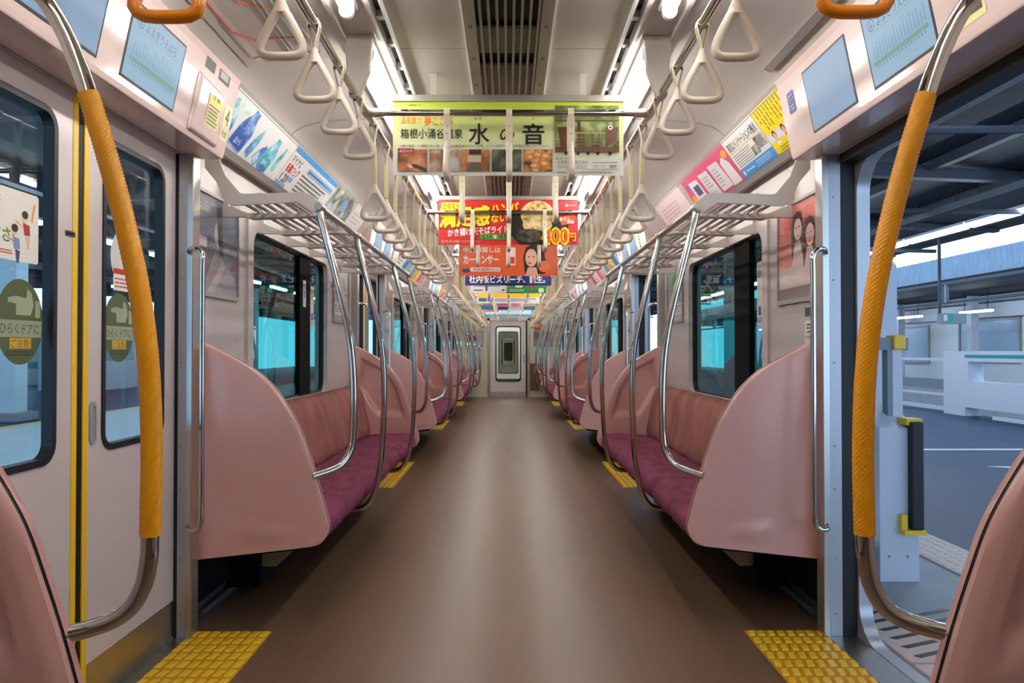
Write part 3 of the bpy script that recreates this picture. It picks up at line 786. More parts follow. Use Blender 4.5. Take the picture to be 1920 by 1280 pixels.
def partition_meshes(s, facing):
    """facing -1: the plain outer shell looks towards -Y (near end of a bench); +1: towards +Y"""
    f = facing
    def outer(u, v):
        x, z = pt(u, v)
        e = sm(0, 0.02, u)*sm(0, 0.015, v)
        d = 0.005*e+0.006*math.sin(math.pi*min(1, u*1.1))*sm(0.05, 0.4, v)
        d += 0.012*math.exp(-((u-0.46)/0.16)**2)*sm(0.10, 0.155, v)*(1-sm(0.155, 0.24, v))         # small moulded lip
        d -= 0.005*math.exp(-((u-0.80)/0.09)**2)*sm(0.12, 0.3, v)*(1-sm(0.55, 0.85, v))
        return (s*x, f*(0.016+d), z)
    def inner(u, v):
        x, z = pt(u, v)
        e = sm(0, 0.05, u)*sm(0, 0.04, v)
        rec = sm(0.0, 0.03, recess_in(x, z))
        return (s*x, -f*(0.024+0.014*e-0.036*rec), z)
    A = MB().grid(outer, NU, NV); B = MB().grid(inner, NU, NV)
    rim = [pt(0, j/NV) for j in range(NV+1)]
    bot = [pt(i/NU, 0) for i in range(NU+1)]
    path = bot[::-1]+rim[1:]
    a1 = MB(); a1.loft([[(s*x, f*0.016, z) for x, z in path], [(s*x, -f*0.0, z) for x, z in path]], False, False, False)
    b1 = MB(); b1.loft([[(s*x, -f*0.010, z) for x, z in path], [(s*x, -f*0.024, z) for x, z in path]], False, False, False)
    A.add(a1.v, a1.f); B.add(b1.v, b1.f)
    T = MB(); ins = [(x+0.0015, z) for x, z in path]
    T.loft([[(s*x, 0.0, z) for x, z in ins], [(s*x, -f*0.010, z) for x, z in ins]], False, False, False)
    out = []
    for nm, mb, m_ in (('outer_shell', A, M_pink), ('inner_shell', B, M_pink), ('edge_gasket', T, M_black)):
        me = mb.mesh(nm); bm = bmesh.new(); bm.from_mesh(me); bmesh.ops.remove_doubles(bm, verts=bm.verts, dist=1e-5); bmesh.ops.recalc_face_normals(bm, faces=bm.faces); bm.to_mesh(me); bm.free()
        me.shade_smooth(); me.set_sharp_from_angle(angle=R(60)); me.materials.append(m_); out.append((nm, me))
    return out
PM = {(s, f): partition_meshes(s, f) for s in (-1, 1) for f in (-1, 1)}
def partition(s, f, y, label):
    t = thing('seat_partition', (0, y, 0), label, 'partition', 'pink seat end partitions')
    for nm, me in PM[(s, f)]:
        o = bpy.data.objects.new(nm, me); COL.objects.link(o); o.parent = t
    return t
for s in (-1, 1):
    for k in range(4):
        partition(s, -1, BENCH0+k*P+0.016, 'moulded pink partition at the near end of the %s %s bench' % (BENCHWORD[k], SIDE[s]))
        if k < 3: partition(s, 1, BENCH0+BLEN+k*P+0.03, 'pink partition with recessed face at the far end of the %s %s bench' % (BENCHWORD[k], SIDE[s]))
    partition(s, 1, 1.405, 'pink seat partition in the lower %s corner close to the camera' % SIDE[s])

# ================================================================== BENCHES
SEATP = [(1.25, 0.36), (1.25, 0.468), (1.15, 0.478), (1.02, 0.488), (0.92, 0.49), (0.86, 0.484), (0.822, 0.466), (0.803, 0.435), (0.80, 0.40), (0.812, 0.368), (0.84, 0.352), (1.0, 0.35)]
BACKP = [(1.375, 0.47), (1.375, 0.895), (1.345, 0.903), (1.315, 0.898), (1.285, 0.878), (1.262, 0.83), (1.24, 0.74), (1.222, 0.64), (1.205, 0.55), (1.198, 0.50), (1.21, 0.475)]
def cushion(poly, y0, y1, s, inset, keep):
    cx = sum(p[0] for p in poly)/len(poly); cz = sum(p[1] for p in poly)/len(poly); L = []
    for t, d in ((0, 1.0), (0.03, 0.45), (0.10, 0.12), (0.3, 0), (0.5, -0.12), (0.7, 0), (0.90, 0.12), (0.97, 0.45), (1, 1.0)):
        row = []
        for x, z in poly:
            if keep(x, z): row.append((s*x, y0+(y1-y0)*t, z)); continue
            v = Vector((x-cx, z-cz)); l = v.length; v = v*(1-inset*d/l); row.append((s*(cx+v.x), y0+(y1-y0)*t, cz+v.y))
        L.append(row)
    return MB().loft(L)
def bench(s, y0, n, w, label, k):
    t = thing('bench_seat', (s*1.1, y0+n*w/2, 0), label, 'bench', 'purple bench seats')
    for i in range(n):
        a = y0+i*w
        cushion(SEATP, a+0.001, a+w-0.001, s, 0.012, lambda x, z: x > 1.2 or z < 0.355).build('seat_cushion', M_seat, t, smooth=True, angle=60)
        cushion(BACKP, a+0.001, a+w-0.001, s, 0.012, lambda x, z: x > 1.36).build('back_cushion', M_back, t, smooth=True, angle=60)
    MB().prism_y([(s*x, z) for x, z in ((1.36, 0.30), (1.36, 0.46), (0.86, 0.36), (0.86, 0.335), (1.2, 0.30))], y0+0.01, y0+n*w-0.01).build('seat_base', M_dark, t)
    MB().box(s*1.352, s*1.379, y0+0.0, y0+n*w, 0.10, 0.47).build('under_seat_shade_panel', M_dark, t)  # dark sheet put in to imitate shade on the wall below the seat
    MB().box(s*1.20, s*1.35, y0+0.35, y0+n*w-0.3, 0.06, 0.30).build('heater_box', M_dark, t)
    MB().cyl((s*1.345, y0+0.02, 0.05), (s*1.345, y0+n*w-0.02, 0.05), 0.012, 8).build('kick_rail', mat('kick_rail_grey', rgb(74, 80, 82), 0.5), t, smooth=True)
    for q in ((0.12, 0.5, 0.9) if n > 3 else (0.15, 0.85)):
        yy = y0+n*w*q
        MB().prism_y([(s*x, z) for x, z in ((1.36, 0.30), (0.92, 0.335), (0.92, 0.30), (1.04, 0.235), (1.13, 0.15), (1.22, 0.15), (1.27, 0.22), (1.36, 0.24))], yy, yy+0.05).build('seat_bracket', mat('bracket_ochre', rgb(150, 128, 92), 0.5), t)
    return t
for s in (-1, 1):
    for k in range(3):
        bench(s, BENCH0+0.04+k*P, 7, (BLEN-0.05)/7, 'purple bench with brown-pink backrest, %s on the %s side' % (ORD[k], SIDE[s]), k)
    bench(s, BENCH0+0.04+3*P, 3, (YE-BENCH0-3*P-0.06)/3, 'short purple end bench beside the %s end wall corner' % SIDE[s], 3)

# ================================================================== LUGGAGE RACKS AND POLES
PLATE = [(1.36, 2.10), (1.31, 2.10), (1.266, 1.985), (1.20, 1.908), (1.185, 1.905), (0.915, 1.912), (0.885, 1.902), (0.838, 1.866), (0.842, 1.83), (0.872, 1.824), (0.945, 1.866), (1.235, 1.850), (1.262, 1.862), (1.31, 1.96), (1.36, 2.02)]
def rack(s, y0, y1, label):
    t = thing('luggage_rack', (s*1.1, (y0+y1)/2, 1.85), label, 'rack', 'luggage racks')
    for yy in (y0, y1): MB().prism_y([(s*x, z) for x, z in PLATE], yy-0.006, yy+0.006).build('end_plate', M_rackw, t, bevel=0.003)
    for x in (1.195, 1.15, 1.103, 1.053, 1.0, 0.948): MB().cyl((s*x, y0, 1.868-0.0*(x-0.9)), (s*x, y1, 1.868), 0.0085, 8).build('rack_tube', M_tube, t, smooth=True)
    MB().cyl((s*0.852, y0-0.01, 1.848), (s*0.852, y1+0.01, 1.848), 0.0165, 12).build('front_tube', M_chrome, t, smooth=True)
    n = max(1, int((y1-y0)/0.47))
    for i in range(n):
        yy = y0+(i+0.5)*(y1-y0)/n
        MB().prism_y([(s*x, z) for x, z in ((1.255, 1.862), (1.258, 1.842), (1.235, 1.834), (0.93, 1.846), (0.852, 1.834), (0.852, 1.848), (0.93, 1.859))], yy-0.024, yy+0.024).build('cross_support', M_rackw, t, bevel=0.003)
        MB().prism_y([(s*x, z) for x, z in ((1.378, 1.845), (1.378, 2.07), (1.362, 2.07), (1.345, 1.90), (1.255, 1.864), (1.255, 1.845))], yy-0.012, yy+0.012).build('wall_bracket', M_rackw, t)
for s in (-1, 1):
    for k in range(3): rack(s, 3.31+k*P, 6.34+k*P, 'steel tube luggage rack above the %s %s bench' % (ORD[k], SIDE[s]))
    rack(s, 3.31+3*P, YE-0.05, 'short luggage rack above the %s end bench' % SIDE[s])

PA = [(0.857, 1.862), (0.848, 1.80), (0.822, 1.70), (0.762, 1.47), (0.718, 1.27), (0.700, 1.10), (0.697, 0.92), (0.702, 0.80)]
def pole(s, y, end, label, orange=False):
    """end: 'near'/'far' bends onto the partition edge at that end, 'under' runs below the seat"""
    t = thing('grab_pole', (s*0.7, y, 0.3), label, 'pole', 'curved grab poles')
    pts = [(s*x, y, z) for x, z in PA]
    if end == 'under':
        pts += [(s*0.706, y, 0.70), (s*0.716, y, 0.58), (s*0.738, y, 0.45), (s*0.768, y, 0.37), (s*0.815, y, 0.322), (s*0.90, y, 0.312)]
        MB().tube(smooth_path(pts), 0.0165, 12).build('pole_tube', M_chrome, t, smooth=True)
    else:
        e = {'near': -1, 'far': 1}[end]
        yp = {'near': y-0.13, 'far': y+0.13}[end] if not orange else y
        k = 0.0 if orange else e
        pts += [(s*0.713, y+0.01*k, 0.745), (s*0.738, y+0.035*k, 0.700), (s*0.775, y+0.075*k, 0.678), (s*0.845, y+0.145*k, 0.660)]
        sp = smooth_path(pts)
        MB().tube(sp, 0.0165, 14).build('pole_tube', M_chrome, t, smooth=True)
    MB().cyl((s*0.852, y-0.03, 1.848), (s*0.852, y+0.03, 1.848), 0.021, 12).build('rack_clamp', M_brush, t, smooth=True)
    return t
for s in (-1, 1):
    for k in range(3):
        for yy, e, w in ((3.34, 'near', 'near end'), (4.16, 'under', 'second seat gap'), (5.50, 'under', 'fifth seat gap'), (6.32, 'far', 'far end')):
            pole(s, yy+k*P, e, 'curved chrome grab pole at the %s of the %s %s bench' % (w, ORD[k], SIDE[s]))
    pole(s, 3.34+3*P, 'near', 'curved chrome grab pole at the near end of the short %s end bench' % SIDE[s])
    pole(s, 18.6, 'under', 'curved chrome grab pole at the middle of the short %s end bench' % SIDE[s])
# the two big orange-sleeved poles beside the camera
def orange_pole(s):
    y = 1.45
    t = thing('grab_pole', (s*0.7, y, 0.6), 'thick curved grab pole with orange textured sleeve at the %s near doorway' % SIDE[s], 'pole', 'orange sleeved grab poles')
    top = [(s*1.376, y-0.16, 1.975), (s*1.20, y-0.15, 1.965), (s*1.04, y-0.125, 1.95), (s*0.965, y-0.085, 1.934), (s*0.935, y-0.045, 1.918), (s*0.905, y-0.01, 1.885), (s*0.875, y, 1.83), (s*0.845, y, 1.76)]
    mid = [(s*0.826, y, 1.706), (s*0.79, y, 1.59), (s*0.757, y, 1.47), (s*0.722, y, 1.31), (s*0.703, y, 1.156), (s*0.697, y, 1.0), (s*0.699, y, 0.84)]
    low = [(s*0.702, y, 0.79), (s*0.712, y, 0.742), (s*0.735, y, 0.702), (s*0.768, y-0.004, 0.678), (s*0.81, y-0.012, 0.664), (s*0.858, y-0.03, 0.656)]
    full = smooth_path(top+mid+low)
    MB().tube(full, 0.0170, 18).build('pole_tube', M_chrome, t, smooth=True)
    # sleeve: relief of small diamonds as geometry
    sp = smooth_path(mid, 66); k = len(sp); n = 48
    mb = MB(); pts = [Vector(p) for p in sp]; vs = []; fs = []
    nrm = Vector((0, 1, 0))
    for i in range(k):
        tg = (pts[min(i+1, k-1)]-pts[max(i-1, 0)]).normalized(); bn = tg.cross(nrm)
        for j in range(n):
            a = 2*math.pi*j/n
            rr_ = 0.0186+(0.0017 if ((i+j) % 4 < 2 and (i-j) % 4 < 2) else 0.0)
            vs.append(pts[i]+(nrm*math.cos(a)+bn*math.sin(a))*rr_)
    for i in range(k-1):
        for j in range(n): fs.append((i*n+j, i*n+(j+1) % n, (i+1)*n+(j+1) % n, (i+1)*n+j))
    fs.append(tuple(range(n-1, -1, -1))); fs.append(tuple((k-1)*n+j for j in range(n)))
    mb.add(vs, fs); mb.build('orange_sleeve', M_orange, t, smooth=True, angle=70)
    MB().tube([(s*0.925, y-0.03, 1.908), (s*0.985, y-0.12, 1.932)], 0.024, 14).build('rack_clamp', M_rackw, t, smooth=True)
    MB().cyl((s*0.838, y-0.036, 0.660), (s*0.838, y-0.044, 0.660), 0.0055, 10).build('screw', M_brush, t)
    return t
for s in (-1, 1): orange_pole(s)

# door-side grab handles
def handle(s, y, e, label):
    t = thing('grab_rail', (s*1.28, y, 0.5), label, 'handle', 'door post grab handles')
    pts = [(s*1.337, y-0.002*e, 1.615), (s*1.315, y-0.03*e, 1.625), (s*1.282, y-0.045*e, 1.62), (s*1.262, y-0.05*e, 1.59), (s*1.262, y-0.05*e, 1.5), (s*1.262, y-0.05*e, 1.0), (s*1.262, y-0.05*e, 0.56), (s*1.265, y-0.05*e, 0.50), (s*1.28, y-0.045*e, 0.468), (s*1.32, y-0.03*e, 0.46), (s*1.337, y-0.002*e, 0.47)]
    MB().tube(smooth_path(pts, 4), 0.0115, 10).build('handle_tube', M_chrome, t, smooth=True)
    for z in (1.615, 0.47): MB().cyl((s*1.337, y-0.004*e, z), (s*1.337, y+0.004*e, z), 0.016, 10).build('mount', M_brush, t)
for s in (-1, 1):
    for i, dc in enumerate(DC):
        handle(s, dc+DH, 1, 'vertical chrome grab handle on the far post of the %s %s doorway' % (ORD[i], SIDE[s]))
        if i: handle(s, dc-DH, -1, 'vertical chrome grab handle on the near post of the %s %s doorway' % (ORD[i], SIDE[s]))

# ================================================================== TACTILE PADS
bar_me = None
def pad(s, dc, i):
    global bar_me
    y0, y1 = dc-0.76, dc+0.76
    t = thing('tactile_floor_pad', (s*1.18, dc, 0), 'yellow ribbed floor pad inside the %s %s doorway' % (ORD[i], SIDE[s]), 'floor pad', 'yellow doorway floor pads')
    MB().box(s*1.01, s*1.345, y0, y1, 0.0, 0.003).build('pad_base', M_pad, t)
    nx, ny = 8, 20; wx = 0.335/nx; wy = (y1-y0)/ny
    if bar_me is None:
        mb = MB(); mb.loft([[(-0.0165, -0.025, 0), (0.0085, -0.025, 0), (0.0165, 0.025, 0), (-0.0085, 0.025, 0)], [(-0.0145, -0.022, 0.006), (0.0065, -0.022, 0.006), (0.0145, 0.022, 0.006), (-0.0065, 0.022, 0.006)]])
        bar_me = mb.mesh('raised_bar'); bar_me.materials.append(M_padbar)
    if i == 0:
        for a in range(nx):
            for c in range(ny):
                o = bpy.data.objects.new('raised_bar', bar_me); COL.objects.link(o); o.parent = t
                o.location = (s*(1.01+(a+0.5)*wx)-s*1.18, y0+(c+0.5)*wy-dc, 0.003)
    else:
        mb = MB()
        for a in range(7):
            x = 1.03+a*0.045; mb.box(s*x, s*(x+0.022), y0+0.01, y1-0.01, 0.003, 0.007)
        mb.build('raised_rib', M_padbar, t)['kind'] = 'stuff'
for s in (-1, 1):
    for i, dc in enumerate(DC): pad(s, dc, i)

# ================================================================== HANGING BANNERS
def gradient(name, top, bot):
    m = bpy.data.materials.new(name); m.use_nodes = True; nt = m.node_tree; b = nt.nodes['Principled BSDF']
    b.inputs['Roughness'].default_value = 0.45
    tc = nt.nodes.new('ShaderNodeTexCoord'); sx = nt.nodes.new('ShaderNodeSeparateXYZ'); cr = nt.nodes.new('ShaderNodeValToRGB')
    nt.links.new(tc.outputs['Generated'], sx.inputs[0]); nt.links.new(sx.outputs['Z'], cr.inputs[0]); nt.links.new(cr.outputs[0], b.inputs['Base Color'])
    e = cr.color_ramp.elements; e[0].color = rgb(*bot); e[0].position = 0.15; e[1].color = rgb(*top); e[1].position = 0.98
    q = e.new(0.55); q.color = rgb(*[int((a+2*c)/3) for a, c in zip(top, bot)])
    return m
BW = 1.045; BZ0, BZ1 = 1.995, 2.335
def banner(y, label, base_mat):
    t = thing('hanging_banner', (0, y, BZ0), label, 'banner', 'advertising banners hung across the aisle')
    MB().box(-BW/2, BW/2, y-0.0015, y+0.0015, BZ0, BZ1).build('sheet', base_mat, t)
    MB().box(-BW/2-0.005, BW/2+0.005, y-0.009, y+0.009, BZ1-0.004, BZ1+0.026).build('clamp_bar', M_brush, t, bevel=0.002)
    for x in (-0.34, 0.34): MB().box(x-0.014, x+0.014, y-0.008, y+0.008, BZ1+0.02, 2.462).build('hanger', M_ceil2, t)
    return t, Print((-BW/2, y-0.0017, BZ0), (1, 0, 0), (0, 0, 1), (0, -1, 0))
K = ink(30, 28, 26); WHT = ink(244, 242, 238); YEL = ink(250, 226, 30); RED = ink(206, 30, 34)
PH_ROOM = noisy('photo_warm_room', [(70, 44, 30), (190, 120, 76), (222, 176, 130)], 9)
PH_ROOM2 = noisy('photo_bath', [(60, 66, 80), (170, 120, 84), (200, 196, 190)], 11)
PH_FOR = noisy('photo_forest', [(46, 54, 30), (104, 124, 58), (170, 180, 124)], 16)
PH_DARK = noisy('photo_dark_green', [(24, 26, 22), (76, 84, 62), (150, 146, 128)], 14)
PH_FOOD = noisy('photo_food', [(52, 30, 22), (196, 120, 60), (234, 190, 140)], 26)
PH_SOBA = noisy('photo_soba', [(150, 110, 50), (226, 196, 130), (240, 226, 180)], 24)
# 1 green hot-spring banner
t, p = banner(3.34, 'pale green hot-spring advertising banner nearest the camera', gradient('lime_sheet', (176, 196, 44), (232, 232, 216)))
p.text('２つの宿を愉しむ', 0.05, 0.316, 0.125, 0.324, K)
OR_ = ink(236, 122, 30)
p.text('温泉旅で', 0.035, 0.235, 0.13, 0.268, OR_, 0.01); p.text('夢ここち', 0.142, 0.228, 0.27, 0.268, OR_, 0.02)
p.text('箱根小涌谷温泉', 0.035, 0.168, 0.315, 0.212, K, 0.012)
p.text('水', 0.345, 0.142, 0.435, 0.235, K, 0.02); p.text('の', 0.485, 0.155, 0.55, 0.215, K, 0.02); p.text('音', 0.588, 0.142, 0.685, 0.235, K, 0.02)
p.text('みず', 0.365, 0.252, 0.405, 0.266, K); p.text('と', 0.63, 0.252, 0.642, 0.266, K)
p.text('２種の温泉、小涌谷に立つ宿／下４つの貸切風呂付き大浴場、３つの食事処で自分時間をお楽しみください。', 0.03, 0.128, 0.71, 0.14, ink(96, 98, 80))
for x0, x1, m_ in ((0.022, 0.155, PH_ROOM), (0.165, 0.298, PH_ROOM2), (0.306, 0.438, PH_ROOM), (0.448, 0.582, PH_DARK), (0.59, 0.722, PH_FOOD)):
    p.rect(x0, 0.018, x1, 0.118, m_)
p.rect(0.022, 0.098, 0.095, 0.122, ink(160, 30, 40)); p.text('本日の汁', 0.028, 0.102, 0.09, 0.118, WHT); p.text('水音の', 0.17, 0.10, 0.215, 0.115, WHT)
p.poly([(0.075, 0.05), (0.095, 0.035), (0.155, 0.012), (0.155, 0.03), (0.105, 0.05)], ink(90, 50, 40)); p.ell(0.078, 0.042, 0.014, 0.008, ink(226, 190, 150), 14, -0.6)
p.rect(0.345, 0.095, 0.40, 0.118, ink(50, 46, 38)); p.poly([(0.335, 0.018), (0.41, 0.018), (0.39, 0.06), (0.355, 0.06)], ink(96, 84, 70)); p.rect(0.338, 0.06, 0.40, 0.09, ink(200, 186, 160))
for cx, cy in ((0.62, 0.085), (0.655, 0.095), (0.69, 0.09), (0.64, 0.045), (0.685, 0.055)): p.ell(cx, cy, 0.02, 0.013, ink(222, 140, 70), 14); p.ell(cx, cy, 0.012, 0.007, ink(238, 206, 120), 12)
p.rect(0.735, 0.105, 1.025, 0.318, PH_FOR)
BR = ink(92, 58, 38)
p.rect(0.735, 0.245, 1.025, 0.253, BR); p.rect(0.835, 0.105, 0.85, 0.25, BR); p.rect(0.735, 0.105, 1.025, 0.13, ink(110, 74, 52)); p.rect(0.81, 0.19, 0.97, 0.196, ink(176, 140, 106))
for x in (0.86, 0.9, 0.93): p.rect(x, 0.105, x+0.006, 0.19, BR)
for z in (0.14, 0.155, 0.17): p.rect(0.735, z, 1.025, z+0.004, ink(120, 110, 70))
p.poly([(0.745, 0.22), (0.80, 0.22), (0.795, 0.13), (0.765, 0.105)], ink(104, 64, 40)); p.poly([(0.965, 0.22), (1.022, 0.22), (1.012, 0.16), (0.96, 0.12)], ink(104, 64, 40))
for x in (0.775, 0.83, 0.875, 0.92, 0.975): p.poly([(x, 0.108), (x+0.018, 0.108), (x+0.012, 0.092), (x+0.004, 0.092)], K)
p.ringell(0.985, 0.218, 0.006, 0.011, WHT, 16); p.rect(0.978, 0.235, 0.994, 0.238, WHT)
p.text('●ご予約・お問合せ', 0.74, 0.072, 0.80, 0.08, K); p.text('小田急', 0.745, 0.052, 0.79, 0.068, ink(80, 80, 80)); p.text('株式会社', 0.825, 0.052, 0.885, 0.068, ink(80, 80, 80))
p.lines(0.905, 0.055, 1.02, 0.062, 1, ink(120, 120, 116)); p.rect(0.9, 0.03, 1.022, 0.05, ink(222, 222, 212)); p.text('小田急トラベル', 0.905, 0.035, 0.965, 0.046, ink(110, 110, 106)); p.rr(0.98, 0.034, 1.012, 0.047, 0.003, ink(150, 150, 146))
p.lines(0.745, 0.008, 1.0, 0.018, 1, ink(150, 150, 146)); p.lines(0.745, 0.03, 0.88, 0.048, 2, ink(170, 170, 164))
p.build('print', t)
# 2 red noodle banner
t, p = banner(5.52, 'red noodle advertising banner with yellow lettering and 400 yen price', mat('red_sheet', rgb(214, 28, 34), 0.4))
p.rr(0.02, 0.272, 0.20, 0.318, 0.015, YEL); p.poly([(0.05, 0.275), (0.075, 0.275), (0.062, 0.258)], YEL); p.text('見逃せない', 0.03, 0.28, 0.19, 0.31, K, 0.02)
p.text('満足感', 0.012, 0.125, 0.385, 0.275, ink(120, 20, 20), 0.09, rise=0.05); p.text('満足感', 0.01, 0.13, 0.38, 0.275, YEL, 0.055, rise=0.05)
p.text('ハンパ', 0.395, 0.225, 0.60, 0.305, YEL, 0.045, rise=0.08); p.text('ない!', 0.395, 0.165, 0.53, 0.222, YEL, 0.045, rise=0.08)
p.text('かき揚げ天そばライト', 0.07, 0.06, 0.52, 0.115, WHT, 0.035, rise=0.07)
p.rr(0.31, 0.04, 0.57, 0.078, 0.018, ink(80, 160, 60)); p.text('3.16', 0.33, 0.045, 0.40, 0.072, K, 0.02); p.ell(0.425, 0.06, 0.013, 0.013, WHT, 18); p.text('月', 0.417, 0.052, 0.433, 0.068, K); p.text('-4.15', 0.445, 0.048, 0.53, 0.075, K, 0.02)
p.text('名代そば処', 0.02, 0.012, 0.16, 0.035, ink(244, 200, 190), 0.01); p.lines(0.17, 0.015, 0.32, 0.032, 2, ink(244, 190, 180), 0.3)
p.poly([(0.55, 0.235), (0.60, 0.27), (0.64, 0.22), (0.78, 0.17), (0.98, 0.22), (0.97, 0.12), (0.80, 0.0), (0.61, 0.0), (0.545, 0.07)], ink(26, 22, 22))
p.ell(0.72, 0.10, 0.13, 0.075, ink(44, 40, 38), 30); p.ell(0.74, 0.225, 0.125, 0.105, PH_SOBA, 30); p.ell(0.74, 0.15, 0.11, 0.06, PH_SOBA, 26); p.ell(0.69, 0.07, 0.11, 0.05, noisy('photo_broth', [(20, 18, 16), (70, 60, 50), (110, 96, 78)], 20), 26)
p.poly([(0.905, 0.205), (1.03, 0.24), (1.02, 0.165), (0.92, 0.145)], ink(236, 92, 40)); p.text('おろし', 0.905, 0.175, 0.99, 0.205, WHT, 0.03, rise=0.1); p.text('満載', 0.96, 0.158, 1.015, 0.182, WHT, 0.03)
p.text('400', 0.775, 0.005, 0.975, 0.125, YEL, 0.10); p.text('400', 0.782, 0.012, 0.968, 0.118, ink(232, 90, 20), 0.02); p.text('円', 0.97, 0.03, 1.025, 0.085, YEL, 0.08); p.text('円', 0.974, 0.034, 1.021, 0.081, ink(232, 90, 20), 0.01)
p.rr(0.95, 0.285, 0.968, 0.303, 0.006, WHT); p.lines(0.975, 0.288, 1.03, 0.298, 1, ink(246, 190, 186))
p.build('print', t)
# 3 orange used-car banner
t, p = banner(7.80, 'orange used-car advertising banner with a dark-haired woman', mat('orange_sheet', rgb(226, 92, 34), 0.4))
p.text('中古車探しは', 0.05, 0.245, 0.44, 0.305, WHT, 0.02); p.text('カーセンサー', 0.05, 0.13, 0.42, 0.215, WHT, 0.04)
p.rr(0.12, 0.045, 0.44, 0.09, 0.015, ink(236, 220, 214)); p.text('利用者数No.1', 0.15, 0.05, 0.41, 0.085, ink(190, 70, 40), 0.02); p.rr(0.035, 0.035, 0.12, 0.075, 0.02, ink(60, 76, 120))
p.rr(0.50, 0.11, 0.60, 0.30, 0.01, ink(236, 226, 220)); p.rect(0.51, 0.13, 0.59, 0.2, ink(210, 60, 60))
p.poly([(0.70, 0.02), (0.68, 0.2), (0.71, 0.30), (0.78, 0.335), (0.86, 0.32), (0.90, 0.26), (0.92, 0.14), (0.91, 0.02)], ink(40, 26, 26)); p.ell(0.765, 0.19, 0.062, 0.095, ink(232, 184, 160), 26); p.poly([(0.70, 0.0), (0.73, 0.09), (0.82, 0.09), (0.84, 0.0)], ink(222, 170, 146)); p.ell(0.75, 0.135, 0.02, 0.008, ink(190, 80, 80), 12); p.ell(0.74, 0.2, 0.012, 0.006, K, 10); p.ell(0.79, 0.2, 0.012, 0.006, K, 10)
p.ell(0.90, 0.10, 0.06, 0.06, ink(230, 120, 60), 22)
p.build('print', t)
# 4..8
t, p = banner(8.95, 'dark blue advertising banner with one white line of lettering', mat('navy_sheet', rgb(26, 40, 110), 0.4))
p.text('社内版ビズリーチ、誕生。', 0.05, 0.03, 0.97, 0.12, WHT, 0.03); p.rect(0.45, 0.0, 0.75, 0.02, ink(16, 20, 40)); p.build('print', t)
t, p = banner(10.15, 'banner half white and half green, fifth along the aisle', mat('white_sheet', rgb(230, 230, 228), 0.4))
p.rect(0.50, 0.0, BW, 0.34, ink(50, 140, 70)); p.lines(0.05, 0.085, 0.42, 0.105, 1, ink(90, 90, 90)); p.poly([(0.05, 0.05), (0.18, 0.05), (0.165, 0.035), (0.05, 0.035)], ink(90, 94, 100)); p.poly([(0.42, 0.035), (0.47, 0.035), (0.47, 0.055), (0.45, 0.055)], ink(70, 84, 100))
p.rect(0.62, 0.08, 0.72, 0.11, WHT); p.rect(0.8, 0.07, 0.87, 0.13, RED); p.rr(0.94, 0.01, 1.01, 0.07, 0.01, ink(210, 232, 210)); p.lines(0.52, 0.02, 0.75, 0.06, 2, ink(190, 226, 190)); p.build('print', t)
t, p = banner(12.3, 'banner with a yellow band above rows of small pictures', mat('white_sheet', rgb(230, 230, 228), 0.4))
p.rect(0, 0.10, BW, 0.34, ink(240, 190, 40)); p.rect(0.03, 0.03, 0.16, 0.09, ink(60, 110, 120)); p.rect(0.17, 0.03, 0.27, 0.09, ink(70, 120, 170)); p.lines(0.30, 0.03, 1.0, 0.085, 2, ink(120, 126, 150), 0.6); p.build('print', t)
t, p = banner(14.3, 'pink and blue patchwork advertising banner further along the aisle', mat('white_sheet', rgb(230, 230, 228), 0.4))
PK = ink(226, 84, 140); BL = ink(70, 140, 196)
p.rect(0.02, 0.10, 0.24, 0.18, PK); p.rect(0.0, 0.0, 0.24, 0.09, BL); p.rect(0.30, 0.08, 0.52, 0.2, PK); p.rect(0.32, 0.0, 0.54, 0.07, ink(70, 70, 120)); p.rect(0.58, 0.06, 0.74, 0.18, ink(232, 150, 176)); p.rect(0.80, 0.08, 1.02, 0.17, ink(240, 200, 150)); p.rect(0.78, 0.0, BW, 0.07, BL); p.build('print', t)
t, p = banner(16.9, 'pale blue and white advertising banner nearest the end door', mat('white_sheet', rgb(230, 230, 228), 0.4))
p.rect(0, 0.0, BW, 0.05, ink(90, 170, 214)); p.rect(0.0, 0.1, 0.3, 0.2, ink(190, 120, 130)); p.rect(0.36, 0.06, BW, 0.16, ink(200, 230, 240)); p.build('print', t)

# ================================================================== WALL POSTERS ABOVE THE RACKS
adu = None
def ad(s, y0, y1, label, paper):
    lo = Vector((s*AD0[0], 0, AD0[1])); hi = Vector((s*AD1[0], 0, AD1[1])); v = (hi-lo).normalized(); L = (hi-lo).length
    nrm = Vector((-s*v.z, 0, s*v.x));  nrm = nrm if nrm.x*s < 0 else -nrm
    t = thing('advertising_poster', (lo.x, (y0+y1)/2, lo.z), label, 'poster', 'posters along the %s wall' % SIDE[s])
    q = [lo+v*k for k in (0.014, L-0.012)]
    MB().loft([[tuple(q[0]+nrm*d+Vector((0, y0, 0))), tuple(q[0]+nrm*d+Vector((0, y1, 0))), tuple(q[1]+nrm*d+Vector((0, y1, 0))), tuple(q[1]+nrm*d+Vector((0, y0, 0)))] for d in (0.0004, 0.0016)]).build('sheet', paper, t)
    # u runs left-to-right for a reader standing in the aisle
    if s < 0: pr = Print((lo.x, y0, lo.z), (0, 1, 0), v, nrm)
    else: pr = Print((lo.x, y1, lo.z), (0, -1, 0), v, nrm)
    pr.layer = 22
    return t, pr
WS = mat('white_sheet', rgb(230, 230, 228), 0.4)
